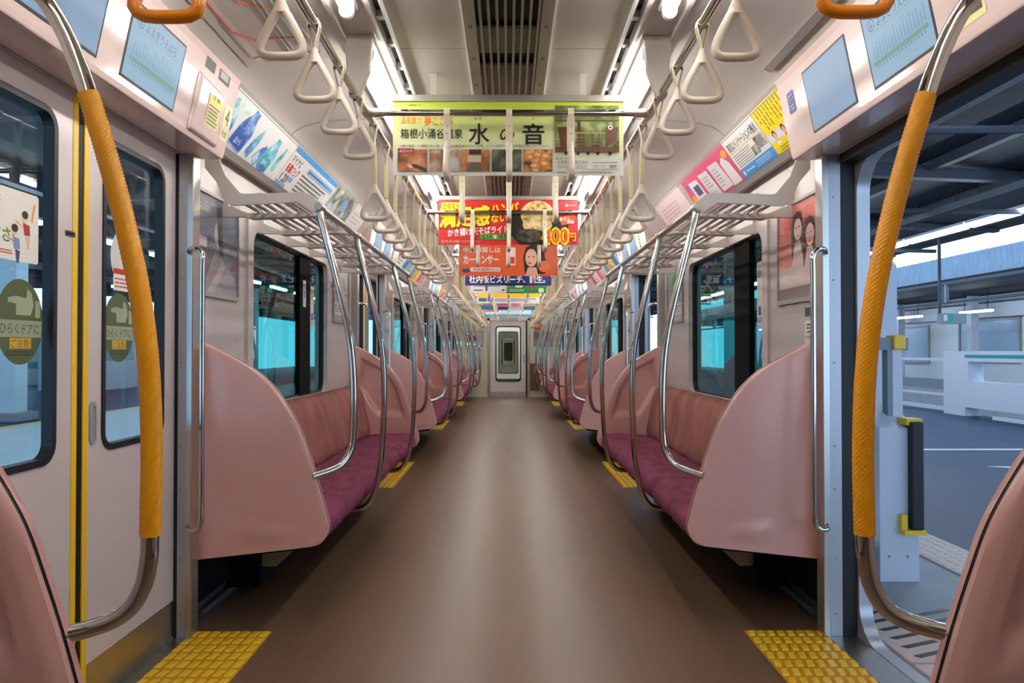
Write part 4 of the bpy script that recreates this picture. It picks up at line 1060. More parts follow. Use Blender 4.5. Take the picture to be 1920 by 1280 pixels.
def bottle(p, x, z, w, h, m1, m2, rot=0.0):
    c, sn = math.cos(rot), math.sin(rot)
    sh = [(-0.5, 0.1), (-0.45, 0.0), (0.45, 0.0), (0.5, 0.1), (0.5, 0.5), (0.36, 0.72), (0.2, 0.85), (0.18, 1.0), (-0.18, 1.0), (-0.2, 0.85), (-0.36, 0.72), (-0.5, 0.5)]
    T = lambda a, b: (x+(a*w)*c-(b*h)*sn, z+(a*w)*sn+(b*h)*c)
    p.poly([T(a, b) for a, b in sh], m1); p.poly([T(a*0.9, 0.05+b*0.42) for a, b in sh[:5]+[(0.3, 0.9), (-0.1, 0.75), (-0.5, 0.95)]], m2)
B1 = noisy('print_blue_water', [(40, 84, 168), (84, 128, 200), (160, 196, 232)], 16); B2 = noisy('print_teal_water', [(60, 150, 180), (130, 200, 214), (210, 236, 240)], 16)
t, p = ad(-1, 3.215, 4.12, 'white poster with blue drinks bottles on the left wall', WS)
bottle(p, 0.10, 0.06, 0.13, 0.17, B2, B1, 0.3); bottle(p, 0.27, 0.025, 0.17, 0.215, B1, ink(60, 92, 170), -0.12); bottle(p, 0.42, 0.03, 0.07, 0.17, B2, B1, -0.25); bottle(p, 0.53, 0.03, 0.08, 0.12, B1, B2, -0.5); bottle(p, 0.66, 0.02, 0.15, 0.19, B2, ink(70, 170, 190), -0.1); bottle(p, 0.79, 0.05, 0.05, 0.15, B2, B2, -0.15)
p.ell(0.66, 0.03, 0.06, 0.02, B1, 20); p.ell(0.18, 0.22, 0.06, 0.03, noisy('print_pale_leaf', [(170, 214, 190), (210, 236, 226), (240, 248, 246)], 18), 20)
p.text('森から', 0.235, 0.05, 0.31, 0.085, ink(200, 216, 244), 0.02); p.text('森から', 0.625, 0.05, 0.69, 0.08, ink(220, 244, 246), 0.02); p.vlines(0.25, 0.12, 0.30, 0.2, 3, ink(170, 190, 230)); p.build('print', t)
t, p = ad(-1, 4.13, 5.10, 'white and blue job fair poster on the left wall', WS)
p.rect(0.0, 0.225, 0.97, 0.258, ink(58, 150, 214)); p.text('マイナビ', 0.03, 0.165, 0.21, 0.21, K, 0.01); p.text('転職フェア', 0.03, 0.10, 0.25, 0.155, ink(216, 70, 60), 0.02); p.text('1.20', 0.03, 0.04, 0.14, 0.09, K, 0.01); p.rr(0.15, 0.06, 0.21, 0.09, 0.008, ink(90, 150, 214)); p.text('土', 0.165, 0.064, 0.195, 0.086, WHT)
p.rect(0.0, 0.014, 0.16, 0.035, ink(120, 180, 226)); p.rr(0.34, 0.165, 0.94, 0.205, 0.006, ink(150, 190, 230)); p.lines(0.36, 0.17, 0.92, 0.2, 1, ink(60, 110, 180), 0.5, 0.05); p.lines(0.30, 0.03, 0.94, 0.155, 5, ink(120, 124, 130), 0.45, 0.25, 5); p.build('print', t)
t, p = ad(-1, 5.15, 5.72, 'photo poster of a mountain stream on the left wall', noisy('photo_stream', [(60, 72, 60), (140, 150, 136), (206, 214, 214)], 11))
p.poly([(0.05, 0.06), (0.16, 0.2), (0.22, 0.08)], ink(190, 196, 190)); p.ell(0.33, 0.17, 0.07, 0.05, ink(120, 160, 210), 20); p.build('print', t)
t, p = ad(-1, 5.76, 6.2, 'plain white poster sheet after the stream photo', WS); p.lines(0.05, 0.1, 0.35, 0.2, 3, ink(200, 196, 196), 0.3); p.build('print', t)
t, p = ad(1, 3.215, 3.56, 'yellow poster with three portraits on the right wall', mat('yellow_sheet', rgb(244, 216, 30), 0.4))
p.vlines(0.02, 0.125, 0.33, 0.25, 9, ink(140, 126, 44), 0.32, 0.45, 2); p.rect(0.0, 0.075, 0.345, 0.12, ink(220, 222, 226))
for x in (0.05, 0.16, 0.27):
    p.ell(x+0.03, 0.104, 0.021, 0.022, ink(46, 34, 30), 18); p.ell(x+0.03, 0.092, 0.016, 0.024, ink(226, 176, 146), 18); p.poly([(x+0.0, 0.05), (x+0.06, 0.05), (x+0.045, 0.068), (x+0.015, 0.068)], ink(236, 236, 240))
p.rect(0.0, 0.014, 0.345, 0.055, ink(236, 212, 20)); p.rr(0.18, 0.055, 0.235, 0.08, 0.004, ink(214, 90, 50)); p.text('四谷大塚', 0.24, 0.058, 0.33, 0.08, K, 0.02); p.lines(0.06, 0.02, 0.3, 0.045, 2, ink(120, 110, 20), 0.35); p.build('print', t)
t, p = ad(1, 3.57, 4.06, 'white poster with a blue band below about an innovation centre', WS)
p.text('東京にイノベーションの拠点', 0.03, 0.175, 0.47, 0.225, K, 0.01); p.rect(0.03, 0.165, 0.47, 0.168, ink(236, 160, 60)); p.lines(0.03, 0.075, 0.29, 0.155, 6, ink(140, 140, 140), 0.4, 0.1, 3); p.rect(0.28, 0.08, 0.37, 0.13, noisy('photo_street', [(70, 72, 74), (140, 138, 132), (206, 204, 200)], 20)); p.rect(0.36, 0.095, 0.48, 0.16, noisy('photo_street', [], 20)); p.rect(0.0, 0.014, 0.49, 0.07, ink(74, 150, 214)); p.text('Tokyo Innovation', 0.07, 0.033, 0.2, 0.052, WHT, 0.01); p.rr(0.025, 0.03, 0.05, 0.055, 0.004, WHT); p.lines(0.24, 0.025, 0.45, 0.06, 3, ink(190, 220, 244), 0.35); p.build('print', t)
t, p = ad(1, 4.07, 5.02, 'pink magazine poster with white page pictures on the right wall', mat('pink_sheet', rgb(222, 78, 120), 0.4))
for i, x in enumerate((0.12, 0.36, 0.58)):
    p.poly([(x, 0.03), (x+0.19, 0.03), (x+0.17, 0.2), (x-0.01, 0.21)], ink(226, 224, 226)); p.lines(x+0.02, 0.05, x+0.15, 0.18, 6, ink(150, 150, 160), 0.4, 0.5, i)
p.rect(0.16, 0.1, 0.27, 0.17, ink(70, 80, 130)); p.ell(0.07, 0.10, 0.05, 0.03, ink(240, 160, 60), 20); p.ell(0.06, 0.05, 0.05, 0.03, ink(236, 140, 120), 20); p.ell(0.07, 0.19, 0.04, 0.02, ink(150, 90, 170), 18); p.poly([(0.78, 0.02), (0.92, 0.02), (0.9, 0.15), (0.84, 0.2), (0.78, 0.17)], ink(234, 230, 232)); p.ell(0.9, 0.2, 0.04, 0.025, ink(240, 170, 70), 18); p.build('print', t)
t, p = ad(1, 5.12, 5.9, 'pale pink poster sheet on the right wall before the second header', mat('pale_pink_sheet', rgb(228, 206, 204), 0.4)); p.lines(0.1, 0.06, 0.6, 0.2, 5, ink(206, 170, 172), 0.4); p.build('print', t)
AD_FAR = [('yellow and blue', (236, 200, 60), (90, 150, 200)), ('pale pink', (230, 196, 196), (200, 90, 110)), ('white and red', (232, 228, 226), (200, 60, 60)), ('light blue', (170, 206, 226), (60, 110, 170))]
rnd = random.Random(9)
for s in (-1, 1):
    for k in (1, 2):
        for j in range(4):
            nm, c0, c1 = AD_FAR[(j+k*2+(s > 0)) % 4]
            y0 = 3.23+k*P+j*0.74
            t, p = ad(s, y0, y0+0.71, '%s poster, %s above the %s %s bench' % (nm, ORD[j], ORD[k], SIDE[s]), mat('far_sheet_%d_%d_%d' % c0, rgb(*c0), 0.4))
            p.rect(0.05, 0.05, 0.3, 0.2, ink(*c1)); p.lines(0.34, 0.05, 0.66, 0.22, 5, ink(120, 110, 116), 0.45, 0.3, j); p.build('print', t)
    for j in range(2):
        y0 = 3.23+3*P+j*0.76
        t, p = ad(s, y0, y0+0.72, '%s poster above the %s end bench' % (('pale red', 'pale grey')[j], SIDE[s]), mat('end_sheet_%d' % j, rgb(*((226, 150, 130), (206, 210, 210))[j]), 0.4)); p.lines(0.08, 0.05, 0.6, 0.22, 5, ink(150, 110, 106), 0.5); p.build('print', t)

# framed posters on the wall beside the doors
def framed(s, y0, y1, z0, z1, label, paper, art):
    t = thing('framed_poster', (s*(XW-0.01), (y0+y1)/2, z0), label, 'poster', 'framed wall posters')
    MB().holed(rrect(y0, y1, z0, z1, 0.004, 2), rrect(y0+0.014, y1-0.014, z0+0.022, z1-0.014, 0.003, 2), lambda y,z:(s*(XW-0.014),y,z), lambda y,z:(s*(XW-0.001),y,z)).build('frame', M_grey, t)
    MB().box(s*(XW-0.004), s*(XW-0.002), y0+0.008, y1-0.008, z0+0.01, z1-0.008).build('sheet', paper, t)
    if s < 0: p = Print((s*(XW-0.004), y0+0.014, z0+0.022), (0, 1, 0), (0, 0, 1), (1, 0, 0))
    else: p = Print((s*(XW-0.004), y1-0.014, z0+0.022), (0, -1, 0), (0, 0, 1), (-1, 0, 0))
    if art: art(p, y1-y0-0.028, z1-z0-0.036); p.build('print', t)
    MB().box(s*(XW-0.0105), s*(XW-0.0095), y0+0.01, y1-0.01, z0+0.015, z1-0.01).build('cover_sheet', G_pict, t)
def art_blue(p, w, h):
    p.poly([(0.1, 0), (0.3*w+0.1, h*0.45), (w*0.95, h*0.2), (w, 0)], ink(150, 150, 160)); p.ell(w*0.55, h*0.62, 0.05, 0.06, ink(206, 196, 190), 20); p.poly([(w*0.5, h*0.9), (w*0.62, h*0.95), (w*0.66, h*0.4), (w*0.56, h*0.45)], ink(44, 44, 54)); p.text('東京', 0.04, h*0.82, 0.2, h*0.9, ink(190, 196, 206)); p.poly([(w*0.3, 0), (w*0.62, h*0.34), (w*0.7, h*0.3), (w*0.45, 0)], ink(190, 180, 176)); p.rr(w*0.05, h*0.45, w*0.3, h*0.56, 0.01, ink(196, 196, 198))
def art_women(p, w, h):
    p.rect(0, 0, w, h*0.12, ink(110, 96, 84)); p.rect(0, h*0.12, w, h*0.34, ink(226, 214, 212))
    HR = ink(34, 24, 26); SKN = ink(236, 196, 178)
    for cx, cz, a in ((w*0.45, h*0.74, 0.07), (w*0.72, h*0.64, 0.07)):
        p.poly([(cx-a, cz-h*0.33), (cx-a*1.1, cz), (cx-a*0.7, cz+h*0.14), (cx, cz+h*0.17), (cx+a*0.7, cz+h*0.14), (cx+a*1.05, cz), (cx+a*0.9, cz-h*0.3)], HR)
        p.ell(cx+0.006, cz-0.01, a*0.66, h*0.115, SKN, 22); p.poly([(cx-a*1.1, cz-h*0.45), (cx+a*1.2, cz-h*0.45), (cx+a*0.5, cz-h*0.14), (cx-a*0.4, cz-h*0.14)], ink(226, 206, 206)); p.ell(cx-0.016, cz, 0.008, 0.004, HR, 8); p.ell(cx+0.022, cz, 0.008, 0.004, HR, 8); p.ell(cx+0.004, cz-0.04, 0.011, 0.004, ink(190, 70, 76), 10)
framed(-1, 3.2, 3.76, 1.45, 1.93, 'framed blue-grey picture poster on the left wall by the first bench', mat('poster_blue_grey', rgb(96, 108, 128), 0.4), art_blue)
framed(1, 3.2, 3.75, 1.43, 1.92, 'framed pink poster of two dark-haired women on the right wall', noisy('print_pink_red', [(196, 70, 76), (222, 130, 122), (236, 176, 160)], 4), art_women)
fc = [(150, 150, 156), (196, 140, 136), (170, 176, 160), (140, 150, 176), (190, 176, 150), (176, 150, 160)]
for s in (-1, 1):
    for k in range(3):
        def art_far(p, w, h, k=k, s=s):
            p.rect(0.03, h*0.1, w-0.03, h*0.3, ink(220, 216, 212)); p.ell(w*0.5, h*0.62, w*0.28, h*0.22, ink(80, 72, 84), 20); p.ell(w*0.5, h*0.55, w*0.15, h*0.14, ink(206, 176, 160), 18); p.lines(0.05, h*0.13, w-0.05, h*0.27, 3, ink(110, 100, 110))
        c = fc[(k+(s > 0)*3) % 6]
        framed(s, 5.80+k*P, 6.36+k*P, 1.43, 1.92, 'framed wall poster at the far end of the %s %s bench' % (ORD[k], SIDE[s]), mat('poster_far_%d_%d' % (k, s), rgb(*c), 0.4), art_far)
        if k: framed(s, 3.2+k*P, 3.76+k*P, 1.43, 1.92, 'framed wall poster at the near end of the %s %s bench' % (ORD[k], SIDE[s]), mat('poster_far_%d_%d' % ((k+1) % 3, s), rgb(*c), 0.4), art_far)
# small label strips under the right framed poster
pr = Print((XW-0.002, 3.42, 0), (0, -1, 0), (0, 0, 1), (-1, 0, 0)); pr.rect(0.0, 1.36, 0.14, 1.40, ink(60, 72, 66)); pr.rect(0.0, 1.27, 0.14, 1.34, ink(220, 216, 210)); pr.lines(0.02, 1.28, 0.12, 1.33, 3, ink(120, 116, 112)); pr.rect(0.0, 1.2, 0.14, 1.255, ink(216, 212, 206)); pr.build('notice_label', walls[1])

# end wall posters and cabinet
def end_poster(x0, x1, z0, z1, label, c, dots):
    t = thing('end_wall_poster', ((x0+x1)/2, YE, z0), label, 'poster', 'end wall posters')
    MB().box(x0, x1, YE-0.012, YE-0.001, z0, z1).build('frame', M_grey, t)
    p = Print((x0, YE-0.012, z0), (1, 0, 0), (0, 0, 1), (0, -1, 0)); w, h = x1-x0, z1-z0
    p.rect(0.02, 0.03, w-0.02, h-0.02, ink(*c))
    for a, bq, cc, d, col in dots: p.rect(a*w, bq*h, cc*w, d*h, ink(*col))
    p.build('print', t)
end_poster(-1.12, -0.66, 1.32, 1.72, 'poster with red spots on the left end wall', (214, 206, 204), [(0.1, 0.3, 0.3, 0.75, (190, 40, 44)), (0.45, 0.35, 0.6, 0.7, (150, 60, 50)), (0.65, 0.3, 0.9, 0.7, (200, 200, 206))])
end_poster(0.66, 1.16, 1.32, 1.72, 'grey picture poster on the right end wall', (176, 160, 160), [(0.08, 0.5, 0.3, 0.9, (130, 120, 124)), (0.35, 0.2, 0.6, 0.6, (206, 196, 196)), (0.65, 0.4, 0.92, 0.9, (150, 110, 106))])
end_poster(0.68, 0.86, 1.74, 1.98, 'small orange poster above the right end wall poster', (214, 96, 44), [(0.2, 0.3, 0.8, 0.7, (236, 150, 90))])
t = thing('equipment_cabinet', (0.68, YE, 0.2), 'brown cabinet with yellow label beside the end door', 'cabinet')
MB().box(0.57, 0.80, YE-0.05, YE-0.001, 0.18, 0.88).build('body', mat('cabinet_brown', rgb(110, 84, 70), 0.4), t, bevel=0.005)
MB().box(0.585, 0.785, YE-0.055, YE-0.049, 0.20, 0.86).build('cabinet_door', mat('cabinet_brown', rgb(110, 84, 70), 0.4), t)
p = Print((0.57, YE-0.056, 0.18), (1, 0, 0), (0, 0, 1), (0, -1, 0)); p.text('消火器', 0.1, 0.5, 0.16, 0.64, ink(226, 170, 40), 0.02); p.rect(0.09, 0.45, 0.15, 0.48, ink(222, 170, 50)); p.build('label', t)
MB().box(0.60, 0.64, YE-0.062, YE-0.055, 0.44, 0.52).build('latch', M_chrome, t)
MB().box(0.53, 1.05, YE-0.004, YE, 0.9, 1.26).build('cover_panel', M_cream, ewall)

# cowl on the ceiling side panel near the right header (grey channel)
t = MB().prism_y([(x, z) for x, z in ((1.095, 2.409), (1.125, 2.394), (1.115, 2.382), (1.085, 2.397))], 1.2, 3.12).build('cable_channel', M_grey); tag(t, 'slim grey channel along the ceiling above the right screens', 'channel')
# route map sheet on the left cove above the near door
t = thing('route_map_sheet', (-0.95, 2.3, 2.42), 'route map sheet on the ceiling cove at the upper left', 'map')
MB().prism_y([(-1.10, 2.402), (-1.03, 2.421), (-0.93, 2.434), (-0.80, 2.441), (-0.74, 2.443), (-0.74, 2.4445), (-0.80, 2.4425), (-0.93, 2.4355), (-1.03, 2.4225), (-1.10, 2.4035)], 1.9, 3.12).build('sheet', mat('map_paper', rgb(206, 196, 188), 0.25), t)
mb = MB()
def on_cove(x, y, d):
    pr_ = [(1.10, 2.402), (1.03, 2.421), (0.93, 2.434), (0.80, 2.441), (0.74, 2.443)]
    for (a, za), (c, zc) in zip(pr_[:-1], pr_[1:]):
        if c <= x <= a: return (-x, y, za+(zc-za)*(a-x)/(a-c)-d)
    return (-x, y, 2.44-d)
for nm, col, runs in (('map_line_red', (196, 90, 60), [((1.05, 1.95), (1.05, 2.8), (1.0, 2.9), (0.8, 2.9)), ((0.95, 1.95), (0.95, 2.6), (0.8, 2.7))]), ('map_line_grey', (120, 124, 120), [((1.08, 2.2), (0.85, 2.2), (0.78, 3.0)), ((0.88, 2.0), (0.88, 3.0)), ((1.02, 3.05), (0.78, 3.05)), ((1.08, 2.5), (0.9, 2.5), (0.9, 3.05)), ((1.06, 2.7), (1.06, 3.05), (0.97, 3.05))]), ('map_line_green', (90, 130, 100), [((1.0, 2.05), (0.84, 2.4), (0.84, 3.0))])):
    mb = MB()
    for run in runs:
        pts = []
        for a, c in zip(run[:-1], run[1:]):
            for i in range(8): f = i/8; pts.append(on_cove(a[0]+(c[0]-a[0])*f, a[1]+(c[1]-a[1])*f, 0.0005))
        pts.append(on_cove(run[-1][0], run[-1][1], 0.0005)); mb.tube(pts, 0.0035, 4)
    mb.build(nm, ink(*col), t)

# ================================================================== OUTSIDE, RIGHT: PLATFORM
M_asph = mat('platform_asphalt', rgb(34, 54, 82), 0.5, spec=0.2, noise=0.22, nscale=3, stretch=(0.3, 1, 1), bump=0.1, bscale=30)
M_conc = mat('platform_concrete', rgb(150, 158, 162), 0.7, noise=0.08, nscale=5)
M_tact = mat('tactile_tile', rgb(214, 196, 186), 0.6, noise=0.06, nscale=12)
M_gate = mat('gate_paint', rgb(196, 202, 212), 0.4)
M_gate2 = mat('gate_grey', rgb(120, 130, 140), 0.4)
M_steel = mat('canopy_steel', rgb(56, 64, 74), 0.6, noise=0.12, nscale=3)
M_steel2 = mat('canopy_sheet', rgb(36, 42, 50), 0.7, noise=0.15, nscale=2)
M_corr = mat('corrugated_steel', rgb(120, 140, 158), 0.5, noise=0.2, nscale=8, stretch=(1, 6, 0.4))
M_bwall = mat('station_wall', rgb(206, 214, 218), 0.7)
PZ = -0.05
g = struct(MB().box(1.62, 9.2, -6, 60, PZ-0.9, PZ).build('platform', M_asph), 'wet-looking blue grey asphalt platform outside the open doors')
struct(MB().box(1.58, 2.5, -6, 60, PZ-0.01, PZ+0.004).build('platform_edge', M_conc), 'pale concrete edge strip of the platform beside the train')
# slotted edge plates right at the door
t = thing('edge_grating', (1.8, 3.2, PZ), 'pale slotted metal plates on the platform edge outside the open door', 'grating')
for j, (y0, y1) in enumerate(((2.3, 2.92), (2.94, 3.56))):
    for i, (x0, x1) in enumerate(((1.60, 1.86), (1.88, 2.14))):
        pl = MB().box(x0, x1, y0, y1, PZ+0.004, PZ+0.016).build('plate', mat('plate_pink_grey', rgb(196, 176, 166), 0.6) if i == 0 else M_conc, t)
        for q in range(6):
            yy = y0+0.06+q*0.095
            MB().prism_z([(x0+0.04, yy), (x0+0.06, yy-0.02), (x1-0.03, yy+0.05), (x1-0.05, yy+0.07)], PZ+0.0155, PZ+0.0175).build('slot', M_black, pl)
# tactile strip, tile by tile
t = thing('tactile_strip', (2.67, 5, PZ), 'pale pink tactile paving strip with raised domes along the platform', 'paving')
dome = MB()
tile_me = MB().box(-0.17, 0.17, -0.148, 0.148, 0, 0.012).mesh('tile'); tile_me.materials.append(M_tact)
db = MB()
db.loft([[(0.026*r*math.cos(2*math.pi*j/8), 0.026*r*math.sin(2*math.pi*j/8), z) for j in range(8)] for r, z in ((1, 0), (0.85, 0.004), (0.5, 0.006))]); dome_me = db.mesh('dome'); dome_me.materials.append(M_tact)
for i in range(28):
    y = 2.6+0.3*i
    o = bpy.data.objects.new('tile', tile_me); COL.objects.link(o); o.parent = t; o.location = (2.68-2.67, y-5, 0)
    for a in range(5):
        for c in range(4):
            if y > 5.6: continue
            q = bpy.data.objects.new('dome', dome_me); COL.objects.link(q); q.parent = o; q.location = (-0.136+a*0.068, -0.11+c*0.073, 0.012)
struct(MB().box(2.95, 9.0, 9.33, 9.42, PZ, PZ+0.003).build('platform_line', M_white), 'thin white line painted across the platform')
struct(MB().prism_z([(5.2, 8.0), (7.6, 7.8), (7.6, 6.4)], PZ, PZ+0.003).build('platform_marking', M_white), 'white painted wedge on the platform asphalt')
# platform door gate close by
t = thing('platform_gate', (2.1, 4.0, PZ), 'white platform door gate post with black bumper outside the open door', 'gate')
MB().prism_x([(4.0, PZ), (5.7, PZ), (5.7, 1.0), (4.4, 0.94), (4.05, 0.80), (4.0, 0.78)], 2.01, 2.225).build('base_cabinet', M_gate, t, bevel=0.006)
MB().box(2.01, 2.11, 4.25, 5.7, 0.8, 1.32).build('upper_panel', M_gate, t, bevel=0.01)
MB().prism_x(rrect(4.62, 6.4, 0.7, 1.77, 0.06), 2.20, 2.44).build('tall_cabinet', M_gate, t)
MB().box(2.02, 2.25, 4.14, 4.2, 1.205, 1.275).build('arm', M_gate2, t, bevel=0.004)
MB().box(2.16, 2.225, 4.12, 4.22, 1.21, 1.29).build('arm_cap', M_yellow, t, bevel=0.006)
MB().box(2.13, 2.16, 4.14, 4.2, 0.0, 1.21).build('inner_post', M_gate2, t)
MB().box(2.16, 2.215, 4.14, 4.2, 0.82, 1.21).build('outer_post', M_gate, t)
MB().box(2.15, 2.235, 3.98, 4.08, 0.80, 0.835).build('upper_bracket', M_yellow, t)
MB().box(2.165, 2.23, 3.955, 4.02, 0.24, 0.82).build('bumper', M_black, t, bevel=0.01)
MB().box(2.12, 2.235, 3.95, 4.01, 0.215, 0.24).build('lower_bracket', M_yellow, t); MB().box(2.115, 2.145, 3.97, 4.0, 0.22, 0.32).build('lower_bracket', M_yellow, t)
p = Print((2.05, 4.249, 0), (1, 0, 0), (0, 0, 1), (0, -1, 0)); p.rect(-0.02, 0.98, 0.04, 1.1, WHT); p.ringell(0.01, 1.06, 0.018, 0.024, RED, 20); p.lines(-0.015, 0.99, 0.035, 1.02, 2, K); p.build('sticker', t)
for x in (2.06, 2.16): MB().cyl((x, 3.998, 0.09), (x, 4.004, 0.09), 0.008, 8).build('bolt', M_gate2, t)
# fence and door housing along the far platform edge
t = thing('platform_fence', (9.0, 18, PZ), 'white railing with glass-clear openings along the far platform edge', 'fence')
for yy in (15.0, 17.3, 19.6, 22.0, 24.4):
    MB().box(8.95, 9.03, yy-0.05, yy+0.05, PZ, 1.06).build('fence_post', M_gate, t)
for a, c in ((15.0, 17.3), (17.3, 19.6), (19.6, 22.0), (22.0, 24.4)):
    for z0, z1 in ((1.0, 1.06), (0.42, 0.62), (0.28, 0.33), (-0.02, 0.06)): MB().box(8.97, 9.01, a+0.05, c-0.05, z0, z1).build('fence_rail', M_gate if z1 > 0.9 or z1 < 0.4 else M_gate2, t)
t = thing('door_housing', (9.0, 13, PZ), 'white platform door housing with a teal stripe and window', 'door housing')
MB().holed(rrect(11.2, 14.9, 0.12, 1.2, 0.01), rrect(12.3, 14.1, 0.62, 1.0, 0.05), lambda y,z:(8.8,y,z), lambda y,z:(9.1,y,z)).build('body', M_gate, t)
MB().box(8.8, 9.1, 14.2, 14.9, PZ, 0.12).build('foot', M_gate, t); MB().box(8.8, 9.1, 11.2, 13.4, PZ, 0.02).build('foot', M_gate, t)
MB().box(8.795, 8.8, 12.1, 14.2, 1.07, 1.13).build('teal_stripe', ink(40, 140, 150), t)
# opposite platform: wall, windows, roof
M_win = mat('far_window_glass', rgb(150, 178, 200), 0.15)
t = thing('station_building', (16, 22, PZ), 'pale station building with windows across the tracks', 'building')
MB().box(16, 16.4, 8, 48, PZ, 4.6).build('wall', M_bwall, t)
for (a, c, z0, z1) in ((17.0, 18.6, 1.0, 2.0), (18.9, 20.4, 1.0, 2.0), (21, 22, 0.8, 2.2), (23, 26, 0.9, 2.2), (28, 30.5, 0.8, 2.1), (33, 36, 0.8, 2.1)):
    w_ = MB().holed(rrect(a-0.08, c+0.08, z0-0.08, z1+0.08, 0.01), rrect(a, c, z0, z1, 0.01), lambda y,z:(15.93,y,z), lambda y,z:(16.01,y,z)).build('window_frame', M_grey, t)
    MB().box(15.98, 16.0, a, c, z0, z1).build('pane', M_win, w_)
MB().box(15.6, 16.0, 8, 48, 2.3, 2.75).build('fascia', M_gate, t)
struct(MB().box(12.5, 16.0, -6, 60, PZ-0.9, PZ).build('platform_opposite', M_conc), 'concrete platform on the other side of the right tracks')
struct(MB().box(9.2, 12.5, -6, 60, -1.3, -1.1).build('track_bed', mat('ballast', rgb(80, 76, 74), 0.9, noise=0.3, nscale=12)), 'ballast of the tracks beyond the platform')
for yy in (15, 19.5, 24, 28.5): 
    q = MB().box(15.1, 15.35, yy, yy+0.25, PZ, 3.0).build('platform_column', M_gate); tag(q, 'pale steel column in front of the station building, %s from the right' % ORD[[15, 19.5, 24, 28.5].index(yy)], 'column', 'columns of the opposite platform')
t = thing('opposite_roof', (13, 20, 3.0), 'opposite platform roof with a corrugated steel fascia', 'roof')
MB().box(11.2, 16.0, 4, 55, 3.05, 3.15).build('roof_deck', M_steel2, t)
mb = MB()
for i in range(240):
    y = 6+0.2*i; mb.add([(11.15, y, 3.02), (11.10, y+0.1, 3.02), (11.15, y+0.2, 3.02), (11.15, y, 3.58), (11.10, y+0.1, 3.58), (11.15, y+0.2, 3.58)], [(0,1,4,3),(1,2,5,4)])
mb.build('corrugated_fascia', M_corr, t)
MB().box(11.05, 11.12, 4, 55, 2.88, 2.95).build('gutter_rail', M_steel, t); MB().box(11.1, 11.2, 4, 55, 2.40, 2.46).build('lower_beam', M_steel, t)
for i in range(11):
    y = 6+4.2*i
    for dy in (0, 0.22): MB().box(11.06, 11.14, y+dy, y+dy+0.07, 2.42, 2.95).build('beam_strut', M_gate2, t)
PL = glow('platform_tube_glow', (0.72, 0.84, 1, 1), 30.0)
# hanging sign 8
t = thing('platform_sign', (8.5, 14.0, 1.8), 'hanging grey platform sign with a white 8 and green square', 'sign')
MB().box(8.22, 8.72, 14.0, 14.12, 1.72, 1.92).build('sign_box', M_gate2, t, bevel=0.01); MB().cyl((8.24, 14.06, 1.9), (8.24, 14.06, 3.5), 0.03, 8).build('sign_pole', M_steel, t)
p = Print((8.22, 14.0, 1.72), (1, 0, 0), (0, 0, 1), (0, -1, 0)); p.text('8', 0.06, 0.06, 0.13, 0.17, WHT, 0.01); p.rect(0.15, 0.02, 0.23, 0.18, ink(40, 160, 110)); p.build('print', t)
# canopy of our own platform
t = thing('platform_canopy', (4.5, 15, 3.4), 'dark steel platform canopy with beams over the right platform', 'canopy')
MB().add([(1.2, -6, 4.1), (9.0, -6, 3.42), (9.0, 55, 3.42), (1.2, 55, 4.1), (1.2, -6, 4.18), (9.0, -6, 3.50), (9.0, 55, 3.50), (1.2, 55, 4.18)], [(0,3,2,1),(4,5,6,7),(0,1,5,4),(1,2,6,5),(2,3,7,6),(3,0,4,7)]).build('roof_sheet', M_steel2, t)
for x in (1.7, 3.0, 4.3, 5.6, 6.9, 8.2):
    z = 4.1-(x-1.2)*0.0872; MB().box(x-0.05, x+0.05, -6, 55, z-0.14, z-0.01).build('purlin', M_steel, t)
for i in range(12):
    y = 2.5+3.6*i
    MB().add([(1.2, y, 3.66), (8.9, y, 3.36), (8.9, y+0.16, 3.36), (1.2, y+0.16, 3.66), (1.2, y, 3.96), (8.9, y, 3.41), (8.9, y+0.16, 3.41), (1.2, y+0.16, 3.96)], [(0,3,2,1),(4,5,6,7),(0,1,5,4),(1,2,6,5),(2,3,7,6),(3,0,4,7)]).build('rafter', M_steel, t)
    MB().cyl((1.4, y+0.6, 3.2), (7.5, y-0.4, 2.95), 0.035, 6).build('conduit', M_steel, t)
MB().box(5.4, 5.5, 0, 55, 2.92, 3.0).build('cable_tray', M_steel, t)
for y in (10.0, 17.2, 24.4, 31.6): MB().box(5.1, 5.35, y, y+0.25, PZ, 3.6).build('column', M_gate2, t) if y > 16 else None
def plat_light(x, y0, y1, z, ztop, label, group):
    t = thing('platform_light', (x, (y0+y1)/2, z), label, 'light', group)
    MB().box(x-0.05, x+0.05, y0, y1, z-0.03, z+0.03).build('tube', PL, t)
    MB().box(x-0.06, x+0.06, y0-0.04, y1+0.04, z+0.03, z+0.07).build('reflector', M_gate, t)
    for yy in (y0+0.2, y1-0.2): MB().cyl((x, yy, z+0.06), (x, yy, ztop), 0.01, 6).build('hanger', M_steel, t)
for i in range(14): plat_light(6.62, 7.4+1.62*i, 7.4+1.62*i+1.5, 3.0, 3.62, 'lit tube lamp in the long row under the right canopy, %s one' % ORD[i], 'tube lamps of the right canopy')
for i in range(6): plat_light(3.65, 1.5+3.2*i, 2.7+3.2*i, 3.45, 3.87, 'lit tube lamp under the middle of the right canopy, %s one' % ORD[i], 'tube lamps over the right platform')

